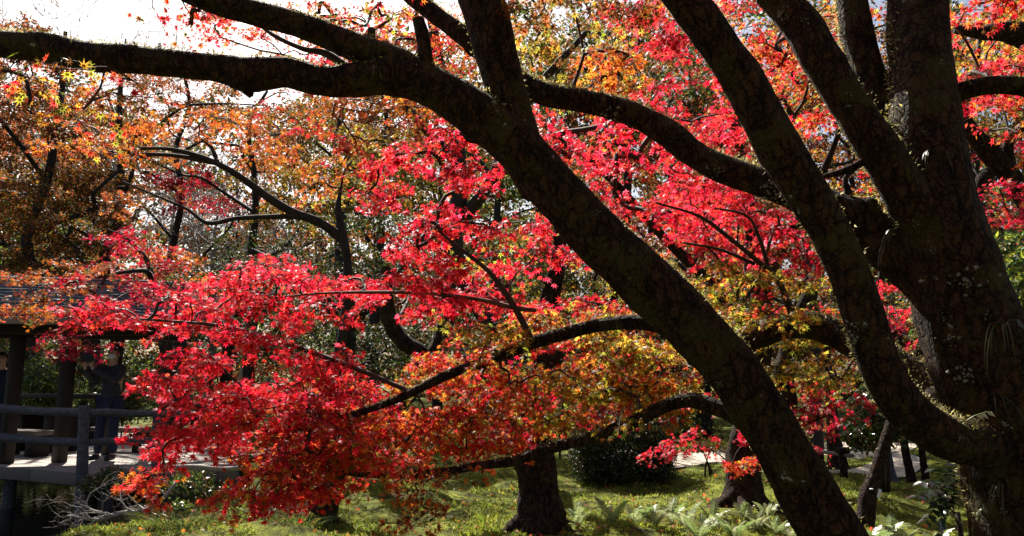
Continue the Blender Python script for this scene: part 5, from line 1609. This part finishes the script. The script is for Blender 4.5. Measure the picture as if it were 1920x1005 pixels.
# low brown roof of a hut far behind, between limb and trunk
hp = at(1730, 690, 26)
HUT = Thing('garden_hut', 'brown roofed hut glimpsed between the limb and the thick trunk', 'hut', (hp[0], hp[1], float(ground_z(hp[0], hp[1]))))
hz = float(ground_z(hp[0], hp[1]))
V, T = box((hp[0], hp[1] + 1.2, hz + 0.75), (2.6, 2.0, 1.9), 0.0, 0.01)
HUT.part('wall', V, T, M_WOODB)
zr = hp[2] - 0.1
Vr = np.array([(hp[0] - 1.7, hp[1] - 0.2, zr - 0.25), (hp[0] + 1.7, hp[1] - 0.2, zr - 0.25), (hp[0] + 1.7, hp[1] + 1.2, zr + 0.45), (hp[0] - 1.7, hp[1] + 1.2, zr + 0.45), (hp[0] + 1.7, hp[1] + 2.6, zr - 0.25), (hp[0] - 1.7, hp[1] + 2.6, zr - 0.25)])
HUT.part('roof', np.vstack([Vr, Vr - UP * 0.08]), np.array([(0, 1, 2, 3), (3, 2, 4, 5), (7, 6, 9, 8), (8, 9, 11, 10), (0, 6, 7, 1), (4, 10, 11, 5), (1, 7, 8, 2), (2, 8, 10, 4), (3, 9, 6, 0), (5, 11, 9, 3)]), plain_mat('brown_roof', (0.13, 0.09, 0.075), (0.22, 0.16, 0.13), 6))
V, T = box((hp[0] - 0.3, hp[1] + 0.19, hz + 0.8), (0.7, 0.04, 1.5), 0, 0.01)
HUT.part('door', V, T, M_BLACK)

# dark shrubs and grass on the pond bank
def grass_clump(label, c, n, h, pal, spread=0.25, width=0.008, group='grass clumps on the pond bank', seed=1, bend=0.6, name='grass_clump', mat=None):
    rr = np.random.default_rng(seed)
    mb = MB()
    cols = pick(pal, n, rr)
    for k in range(n):
        a = rr.random() * 6.28
        r = spread * math.sqrt(rr.random()) * 0.5
        p = np.array((c[0] + r * math.cos(a), c[1] + r * math.sin(a), c[2] - 0.02))
        d = norm(np.array((math.cos(a) * bend, math.sin(a) * bend, 1.0)) + rr.standard_normal(3) * 0.2)
        L = h * (0.6 + 0.5 * rr.random())
        s = norm(np.cross(d, rr.standard_normal(3)))
        pts = []
        for q in (0, 0.3, 0.6, 1.0):
            x = p + d * L * q
            x = x - UP * L * bend * 0.55 * q ** 2.2 + np.array((math.cos(a), math.sin(a), 0)) * L * 0.2 * q * q
            ww = width * (1 - q) ** 0.7 + 0.0006
            pts += [x - s * ww, x + s * ww]
        mb.add(np.array(pts), None, np.array([(0, 1, 3, 2), (2, 3, 5, 4), (4, 5, 7, 6)]), cols[k])
    V, fs, C = mb.get()
    return single(name, V, fs, mat or M_GREEN, label, 'grass' if 'grass' in name else 'plant', group=group, colors=C, loc=tuple(c))


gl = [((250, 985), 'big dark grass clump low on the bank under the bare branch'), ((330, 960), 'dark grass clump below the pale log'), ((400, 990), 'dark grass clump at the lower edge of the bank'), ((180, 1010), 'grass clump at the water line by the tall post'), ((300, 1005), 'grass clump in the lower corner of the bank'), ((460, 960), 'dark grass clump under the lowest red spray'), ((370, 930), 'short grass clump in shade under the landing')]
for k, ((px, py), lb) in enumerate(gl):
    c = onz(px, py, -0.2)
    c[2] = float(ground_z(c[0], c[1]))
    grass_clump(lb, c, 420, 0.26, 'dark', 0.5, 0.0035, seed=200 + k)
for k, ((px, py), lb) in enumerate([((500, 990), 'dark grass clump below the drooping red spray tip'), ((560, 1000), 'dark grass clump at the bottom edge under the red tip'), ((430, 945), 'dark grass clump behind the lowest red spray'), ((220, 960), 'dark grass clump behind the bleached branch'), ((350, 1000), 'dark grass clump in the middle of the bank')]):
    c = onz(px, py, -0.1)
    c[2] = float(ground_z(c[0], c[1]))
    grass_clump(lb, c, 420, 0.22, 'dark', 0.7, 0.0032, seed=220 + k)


def bush(label, c, r, n, pal, size, seed, mat=None, name='bush', stems=3):
    rr = np.random.default_rng(seed)
    t = Thing(name, label, 'bush', (c[0], c[1], float(ground_z(c[0], c[1]))))
    mb = MB()
    for k in range(10):
        o = norm(rr.standard_normal(3)) * np.array(r) * 0.6
        V, T, C = leaf_cloud(rr, np.asarray(c) + o, np.array(r) * 0.5, n // 10, pal, size, 2.0, 0.2)
        mb.add(V, T, C=C)
    V, fs, C = mb.get()
    t.part('foliage', V, fs, mat or M_GREEN, C, kind='stuff')
    for k in range(stems):
        b = np.array((c[0], c[1], t.loc[2] - 0.05)) + rr.standard_normal(3) * 0.05
        q = np.asarray(c) + rr.standard_normal(3) * np.array(r) * 0.4
        Vv, Tt, Qq, _ = tube(np.array([b, (b + q) / 2 + 0.04 * rr.standard_normal(3), q]), np.array((0.02, 0.015, 0.008)), 6)
        t.part('stem', Vv, [Tt, Qq], M_TWIG, smooth=True)


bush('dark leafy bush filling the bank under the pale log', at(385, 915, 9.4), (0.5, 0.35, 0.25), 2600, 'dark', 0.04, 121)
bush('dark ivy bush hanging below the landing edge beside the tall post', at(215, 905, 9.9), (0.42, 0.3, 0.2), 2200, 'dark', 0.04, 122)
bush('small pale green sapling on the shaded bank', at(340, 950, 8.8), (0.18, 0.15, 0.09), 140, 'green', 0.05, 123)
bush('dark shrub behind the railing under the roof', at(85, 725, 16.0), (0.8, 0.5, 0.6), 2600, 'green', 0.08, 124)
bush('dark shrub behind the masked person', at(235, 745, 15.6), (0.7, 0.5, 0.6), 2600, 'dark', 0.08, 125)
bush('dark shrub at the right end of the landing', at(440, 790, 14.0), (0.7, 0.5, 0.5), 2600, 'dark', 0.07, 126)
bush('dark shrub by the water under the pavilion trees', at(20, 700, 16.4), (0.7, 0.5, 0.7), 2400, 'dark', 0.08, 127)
bush('sunlit green bush at the right edge beyond the trunk', at(1905, 470, 7.8), (0.35, 0.4, 0.2), 900, 'green', 0.06, 128)
bush('shady green bush right of the thick trunk', at(1930, 560, 7.4), (0.45, 0.4, 0.5), 2200, 'green', 0.06, 129)
bush('low leafy bush between the clipped shrub and the path', at(1330, 835, 12.8), (0.55, 0.35, 0.16), 1200, 'olive', 0.045, 130)
bush('leafy shrub beyond the path between limb and trunks', at(1600, 800, 20), (1.2, 0.6, 0.5), 2000, 'green', 0.1, 131)
bush('leafy shrub beyond the path behind the clipped shrub', at(1250, 790, 22), (1.8, 0.6, 0.6), 2200, 'green', 0.11, 132)
bush('brownish shrub beyond the path behind the centre trunk', at(900, 830, 17), (1.5, 0.6, 0.55), 2600, 'olive', 0.09, 133)
bush('dark shrub beyond the moss behind the red sprays', at(620, 830, 14), (1.3, 0.6, 0.6), 2600, 'dark', 0.08, 134)

# bleached dead branch reaching over the water
DEAD = Thing('dead_branch', 'bleached grey dead branch with fine twigs over the dark water', 'branch', at(300, 930, 8.8))
rd = np.random.default_rng(131)
mb = MB()


def dead(p, dirn, ln, r, lev):
    q = [(*p, r)]
    dv = dirn
    for s in range(4):
        dv = norm(dv + rd.standard_normal(3) * 0.3)
        p = p + dv * ln / 4
        q.append((*p, max(r * (1 - 0.2 * (s + 1)), 0.0015)))
    q = np.array(q)
    V, T, Q, _ = tube(q[:, :3], q[:, 3], 5, cap=False)
    mb.add(V, T, Q)
    if lev > 0:
        for _ in range(int(rd.integers(3, 6))):
            k = int(rd.integers(1, 5))
            dead(q[k, :3].copy(), norm(dv * 0.8 + rd.standard_normal(3) * 0.6 + np.array((-0.25, 0, 0.05))), ln * 0.6, max(q[k, 3] * 0.7, 0.0018), lev - 1)


dp = [(330, 905, 9.0, 7), (305, 935, 8.9, 7), (270, 957, 8.8, 8), (225, 962, 8.7, 8), (180, 975, 8.7, 6), (140, 968, 8.6, 4)]
Pd = np.array([(*at(x, y, d), w * d / F / 2) for x, y, d, w in dp])
C = catmull(Pd, 0.05)
V, T, Q, _ = tube(C[:, :3], C[:, 3], 8, 0.15, 12)
DEAD.part('stem', V, [T, Q], M_GREYTWIG, smooth=True)
for k, i in enumerate(np.linspace(len(C) * 0.15, len(C) - 2, 11).astype(int)):
    dead(C[i, :3].copy(), norm(np.array((-1.0, 0.2 * rd.standard_normal(), 0.35 * rd.standard_normal() + 0.12))), 0.42, 0.011, 2)
dead(at(160, 945, 8.9), norm(np.array((-0.3, 0, 1.0))), 0.5, 0.012, 1)
V, fs, _ = mb.get()
DEAD.part('twigs', V, fs, M_GREYTWIG, smooth=True, kind='stuff')

# ------------------------------------------------------------------ ferns
def frond_mesh(L, npin, wid, col, seed, arch=0.5):
    rr = np.random.default_rng(seed)
    mb = MB()
    t = np.linspace(0, 1, 9)
    C = np.stack([t * 0, L * t * (1 - 0.12 * t), L * (arch * 1.3 * t - arch * 1.1 * t * t)], 1)
    V, T, Q, _ = tube(C, 0.0022 * (1.1 - t) + 0.0008, 3, cap=False)
    mb.add(V, T, Q, np.array(col) * 0.7)
    for k in range(npin):
        s = 0.14 + 0.86 * k / npin
        p = np.array([np.interp(s, t, C[:, i]) for i in range(3)])
        ln = wid * math.sin(math.pi * (0.12 + 0.86 * s)) ** 0.8 * (1 - 0.25 * s)
        for sx in (-1, 1):
            d = norm(np.array((sx, 0.35 + 0.1 * rr.standard_normal(), -0.12 + 0.12 * rr.standard_normal())))
            h = np.array((0, 1, 0.1)) * L / npin * 0.36
            q = p + d * ln
            m_ = p + d * ln * 0.45
            mb.add(np.array([p - h * 0.8, m_ - h, q, m_ + h, p + h * 0.8]), np.array([(0, 1, 4), (1, 3, 4), (1, 2, 3)]), None, np.array(col) * (0.85 + 0.3 * rr.random()))
    return mb.get()


frond_variants = []
for k, (L, col) in enumerate(((0.36, (0.36, 0.44, 0.16)), (0.30, (0.46, 0.5, 0.24)), (0.42, (0.28, 0.38, 0.12)), (0.26, (0.5, 0.5, 0.3)))):
    V, fs, C = frond_mesh(L * 0.85, 26, L * 0.17, col, 300 + k)
    me = raw_mesh('frond', V, fs, C)
    me.materials.append(M_GREEN)
    frond_variants.append(me)

fern_px = [(1286, 992, 'fern at the foot of the moss slope, leftmost of the fern row'), (1335, 985, 'pale fern in front of the crimson maple trunk, second of the row'), (1375, 998, 'fern in front of the crimson maple trunk, third of the row'), (1418, 985, 'tall pale fern touching the roots of the crimson maple'), (1455, 992, 'bright fern beside the leaning trunk'),
           (1492, 1008, 'fern in shade against the leaning trunk'), (1230, 1008, 'fern at the bottom edge left of the row'), (1640, 1012, 'fern at the bottom edge under the thin leaning trunk'), (1700, 1005, 'fern at the bottom edge between thin trunk and thick trunk'), (1755, 1010, 'fern at the bottom edge beside the thick trunk'),
           (1150, 1012, 'small fern at the bottom edge right of the centre trunk'), (1310, 1015, 'fern cut by the bottom edge below the row'), (1670, 985, 'small fern behind the thin leaning trunk'), (1085, 1010, 'small fern close to the centre trunk foot'),
           (1260, 975, 'small pale fern on the moss ahead of the clipped shrub'), (1395, 972, 'short pale fern hugging the left roots of the crimson maple'), (1440, 965, 'short fern on the right roots of the crimson maple'), (1520, 985, 'fern right behind the leaning trunk foot'), (1190, 990, 'fern on the moss between centre trunk and clipped shrub')]
for k, (px, py, lb) in enumerate(fern_px):
    rr = np.random.default_rng(400 + k)
    g = onz(px, py + 8, 0.02)
    g[2] = float(ground_z(g[0], g[1])) - 0.01
    e = bpy.data.objects.new('fern', None)
    COL.objects.link(e)
    e.location = g
    e['label'] = lb
    e['category'] = 'fern'
    e['group'] = 'ferns on the moss'
    nf = int(rr.integers(8, 12))
    for f in range(nf):
        ob = bpy.data.objects.new('frond', frond_variants[int(rr.integers(0, 4))])
        COL.objects.link(ob)
        ob.parent = e
        ob.rotation_euler = (0.5 + 0.35 * rr.random(), 0.2 * rr.standard_normal(), f / nf * 6.28 + 0.25 * rr.standard_normal())
        s = 0.75 + 0.4 * rr.random()
        ob.scale = (s, s, s)

# glossy pinnate shrub left of the thick trunk's foot
MAH = Thing('pinnate_shrub', 'dark glossy shrub with feather shaped leaves left of the thick trunk', 'shrub', (*at(1790, 1000, 4.0)[:2], 0.0))
M_GLOSS = leaf_mat('pinnate_leaf', 0.2, 0.2, 0.7)
rr = np.random.default_rng(500)
root = np.array((*at(1800, 1000, 4.0)[:2], 0.0))
mid = at(1795, 960, 4.0)
Vv, Tt, Qq, _ = tube(np.array([root - UP * 0.05, (root + mid) / 2 + np.array((0.03, 0, 0)), mid]), np.array((0.02, 0.017, 0.012)), 7)
MAH.part('stem', Vv, [Tt, Qq], M_TWIG, smooth=True)
for k, (px, py) in enumerate(((1730, 905), (1745, 940), (1735, 975), (1770, 870), (1800, 860), (1760, 1000), (1815, 900), (1720, 930), (1780, 915), (1750, 880))):
    tip = at(px, py, 3.75 + 0.35 * rr.random())
    b = mid + rr.standard_normal(3) * 0.03
    m1 = (b + tip) / 2 + UP * 0.07
    Cc = catmull(np.array([b, m1, tip]), 0.02)
    V, T, Q, _ = tube(Cc, np.linspace(0.004, 0.0015, len(Cc)), 4, cap=False)
    mbf = MB()
    mbf.add(V, T, Q, (0.08, 0.07, 0.03))
    Tn = norm(np.gradient(Cc, axis=0))
    ks = np.linspace(len(Cc) * 0.25, len(Cc) - 1, 7).astype(int)
    for i in ks:
        for sx in (-1, 1):
            sd = norm(np.cross(Tn[i], UP)) * sx
            V, T, C = leaves_mesh('oval', (Cc[i])[None], leaf_rot((sd * 0.9 + Tn[i] * 0.45 - UP * 0.25)[None], (UP + rr.standard_normal(3) * 0.3)[None]), np.array([0.062]), np.array([(0.03, 0.055, 0.022)]))
            mbf.add(V, T, C=C)
    V, fs, C = mbf.get()
    MAH.part('leaf_frond', V, fs, M_GLOSS, C)

# ------------------------------------------------------------------ what grows on the thick trunk
from mathutils.bvhtree import BVHTree


def surface(tree, px, py):
    o_ = Vector(CAM)
    v = RIGHT * ((px - 960) / F) + CUP * ((502.5 - py) / F) + FWD
    d = Vector(norm(v))
    best = None
    for bv in tree.bvhs:
        loc, nr, _, dist = bv.ray_cast(o_, d)
        if loc is not None and (best is None or dist < best[2]):
            best = (np.array(loc), np.array(nr), dist)
    return best


for tr in (BIG, LEAN):
    tr.bvhs = []
    for ch in tr.t.o.children:
        if ch.name.split('.')[0] in ('trunk', 'limb', 'cut_stub'):
            me = ch.data
            tr.bvhs.append(BVHTree.FromPolygons([Vector(v.co) + Vector(tr.t.loc) for v in me.vertices], [tuple(p.vertices) for p in me.polygons]))

rr = np.random.default_rng(600)
for tr, spots in ((BIG, [(1815, 525, 18), (1805, 535, 14), (1775, 590, 9), (1780, 625, 12), (1783, 640, 8), (1805, 705, 14), (1815, 700, 10), (1600, 615, 14), (1605, 625, 10), (1598, 640, 9), (1140, 205, 14), (1160, 212, 12), (1335, 325, 13), (1350, 318, 8), (1445, 362, 16), (1435, 355, 10), (1475, 15, 12), (1470, 30, 8),
                              (1510, 40, 6), (1597, 175, 6), (1590, 200, 6), (1735, 250, 5), (1765, 120, 5), (1720, 420, 6), (1750, 470, 5), (1850, 590, 5), (1800, 820, 5), (1880, 960, 7), (1860, 930, 6)]),
                  (LEAN, [(925, 195, 7), (935, 210, 6), (1210, 465, 4), (1165, 455, 4), (940, 320, 8), (945, 335, 10), (1350, 720, 5), (1120, 400, 4)])):
    mb = MB()
    for (px, py, sz) in spots:
        for _ in range(17):
            h = surface(tr, px + rr.standard_normal() * sz * 0.7, py + rr.standard_normal() * sz * 0.8)
            if h is None:
                continue
            p, nrm, dist = h
            if np.dot(nrm, p - CAM) > 0:
                nrm = -nrm
            a = norm(np.cross(nrm, UP + 0.01))
            b = np.cross(nrm, a)
            r = sz * dist / F * 0.26 * (0.12 + 0.9 * rr.random() ** 2)
            n = 11
            an = np.arange(n) / n * 6.283
            rad = r * (0.4 + 0.9 * rr.random(n))
            ring = p + nrm * 0.004 + (a[None] * np.cos(an)[:, None] + b[None] * np.sin(an)[:, None]) * rad[:, None]
            V = np.vstack([ring - nrm * 0.008, ring + nrm * 0.001 * rr.standard_normal((n, 1)), p + nrm * 0.006])
            i = np.arange(n)
            T = np.stack([n + i, n + (i + 1) % n, np.full(n, 2 * n)], 1)
            Q = np.stack([i, (i + 1) % n, n + (i + 1) % n, n + i], 1)
            mb.add(V, T, Q)
    V, fs, _ = mb.get()
    tr.t.part('lichen', V, fs, M_LICHEN, kind='stuff')

M_EPI = leaf_mat('strap_leaf', 0.35, 0.35, 0.5)
epi = [(BIG, 1672, 236, 13, 0.16, 'strap leaved tuft high in the crotch of the thick trunk'), (BIG, 1748, 285, 5, 0.12, 'few drooping blades on the bare face of the thick trunk'), (BIG, 1690, 425, 16, 0.15, 'sunlit strap leaved tuft where the arched limb meets the trunk'),
       (BIG, 1880, 612, 12, 0.20, 'drooping strap leaved tuft with a caught dead leaf near the trunk edge'), (BIG, 1865, 745, 6, 0.13, 'thin drooping tuft low on the thick trunk'), (BIG, 1880, 905, 7, 0.13, 'thin tuft near the foot of the thick trunk'), (LEAN, 700, 130, 5, 0.09, 'wiry tuft hanging from the fork of the long upper limb'), (BIG, 1840, 960, 6, 0.1, 'small tuft at the left side of the trunk foot')]
for k, (tr, px, py, n, L, lb) in enumerate(epi):
    h = surface(tr, px, py)
    if h is None:
        continue
    p, nrm, _ = h
    if np.dot(nrm, p - CAM) > 0:
        nrm = -nrm
    rr = np.random.default_rng(700 + k)
    mb = MB()
    for q in range(n):
        d = norm(nrm * 0.8 + np.array((rr.standard_normal() * 1.1, 0, 0.75 + 0.3 * rr.standard_normal())))
        s = norm(np.cross(d, UP) + rr.standard_normal(3) * 0.2)
        ll = L * (0.6 + 0.6 * rr.random())
        pts = []
        for t in (0, 0.2, 0.4, 0.6, 0.8, 1.0):
            x = p - nrm * 0.004 + d * ll * t * (1 - 0.35 * t) - UP * ll * 1.05 * t ** 2.1
            ww = 0.0032 * (1 - t ** 2.5) + 0.0004
            pts += [x - s * ww, x + s * ww]
        mb.add(np.array(pts), None, np.array([(2 * i, 2 * i + 1, 2 * i + 3, 2 * i + 2) for i in range(5)]), np.array((0.11, 0.13, 0.045)) * (0.5 + 0.7 * rr.random()))
    V, fs, C = mb.get()
    single('strap_fern', V, fs, M_EPI, lb, 'plant', group='tufts growing on bark', colors=C, loc=tuple(p))
h = surface(BIG, 1815, 800)
if h is not None:
    p = h[0] + np.array((0, -0.01, 0.03))
    mb = MB()
    rr = np.random.default_rng(710)
    tipf = at(1850, 772, 2.75)
    b = at(1795, 805, 2.8)
    Cc = catmull(np.array([b, (b + tipf) / 2 + UP * 0.012, tipf]), 0.008)
    V, T, Q, _ = tube(Cc, np.linspace(0.0022, 0.0012, len(Cc)), 4, cap=False)
    mb.add(V, T, Q, (0.3, 0.33, 0.12))
    Tn = norm(np.gradient(Cc, axis=0))
    for i in np.linspace(1, len(Cc) - 1, 7).astype(int):
        V, T, C = leaves_mesh('oval', Cc[i][None], leaf_rot((Tn[i] * 0.5 - UP * 0.6 + np.array((0.1, -0.2, 0)))[None], np.array([[0.2, -1, 0.3]])), np.array([0.032]), np.array([(0.36, 0.37, 0.2)]))
        mb.add(V, T, C=C)
    V, fs, C = mb.get()
    single('strap_fern', V, fs, M_EPI, 'sunlit pale frond in the crook above the big curved limb', 'plant', group='tufts growing on bark', colors=C, loc=tuple(b))

# ------------------------------------------------------------------ moss cover and fallen leaves
rr = np.random.default_rng(800)
n = 150000
yy = 5.6 + 12.5 * rr.random(n) ** 1.7
xx = (rr.random(n) - 0.5) * 2 * (0.72 * yy + 0.4)
gz = ground_z(xx, yy)
clump = np.array([noise.noise(Vector((x * 1.7, y * 1.7, 5.0))) + 0.6 * noise.noise(Vector((x * 5.1, y * 5.1, 9.0))) for x, y in zip(xx, yy)])
path_c = np.array([(1.2, 15.2), (4, 15.6), (6.5, 16.6), (9, 18.5)])
keep = (gz > -0.33) & (clump > -0.05)
on_path = (np.abs(yy - np.interp(xx, path_c[:, 0], path_c[:, 1])) < 1.2) & (xx > 1.0)
sp = np.array([(4.6, 12.95), (5.4, 12.75), (6.3, 13.0), (7.2, 13.9)])
on_side = (np.abs(yy - np.interp(xx, sp[:, 0], sp[:, 1])) < 0.45) & (xx > 4.5)
keep &= ~(on_path | on_side)
xx, yy, gz, clump = xx[keep], yy[keep], gz[keep], clump[keep]
k = len(xx)
px3 = [Vector((x * 3.2, y * 3.2, 0)) for x, y in zip(xx, yy)]
gz = gz + np.array([0.035 * noise.noise(p) + 0.022 * noise.noise(p * 2.6) + 0.014 * noise.noise(p * 5.3) for p in px3])
P = np.stack([xx, yy, gz - 0.004], 1)
base = np.array([(0.25, 0.29, 0.025), (0.33, 0.34, 0.035), (0.15, 0.20, 0.025), (0.38, 0.36, 0.08), (0.18, 0.24, 0.03)])[rr.integers(0, 5, k)] * (0.75 + 0.35 * clump[:, None] + 0.2 * rr.random((k, 1)))
leafy = rr.random(k) < 0.28
sz = np.where(leafy, 0.022 + 0.022 * rr.random(k), 0.03 + 0.04 * rr.random(k)) * (1 + 0.8 * np.clip(clump, 0, 1))
mb = MB()
tip = norm(rr.standard_normal((k, 3)) * np.array((0.7, 0.7, 0.25)) + UP * np.where(leafy, 0.45, 1.0)[:, None])
R_ = leaf_rot(tip, rr.standard_normal((k, 3)) + UP * np.where(leafy, 1.2, 0.1)[:, None])
V, T, C = leaves_mesh('oval', P[leafy] + UP * 0.012, R_[leafy], sz[leafy], np.clip(base[leafy] * np.array((1.15, 1.2, 1.9)), 0, 0.6))
mb.add(V, T, C=C)
V0 = TPL['needle'][0] * np.array((1.9, 1, 1))
g = ~leafy
V = P[g][:, None, :] + np.einsum('nij,kj->nki', R_[g], V0) * sz[g][:, None, None]
mb.add(V.reshape(-1, 3), np.arange(g.sum() * 3).reshape(-1, 3), C=np.repeat(base[g], 3, 0))
V, fs, C = mb.get()
single('moss_cover', V, fs, M_MOSS, 'green moss and tiny herbs covering the sunlit slope', 'moss', 'stuff', colors=np.clip(C, 0.01, 0.8))

n = 2800
yy = 5.6 + 12 * rr.random(n) ** 1.3
xx = (rr.random(n) - 0.5) * 2 * (0.72 * yy + 0.4)
gz = ground_z(xx, yy)
ok = gz > -0.3
xx, yy, gz = xx[ok], yy[ok], gz[ok]
k = len(xx)
P = np.stack([xx, yy, gz + 0.03 + 0.02 * rr.random(k)], 1)
tip = rr.standard_normal((k, 3)) * np.array((1, 1, 0.25))
V, T, C = leaves_mesh('mid', P, leaf_rot(tip, UP + 0.5 * rr.standard_normal((k, 3))), 0.028 + 0.014 * rr.random(k), pick('rust', k, rr))
single('fallen_leaves', V, T, M_LEAF, 'fallen rust and red maple leaves strewn on the moss', 'leaves', 'stuff', colors=C)
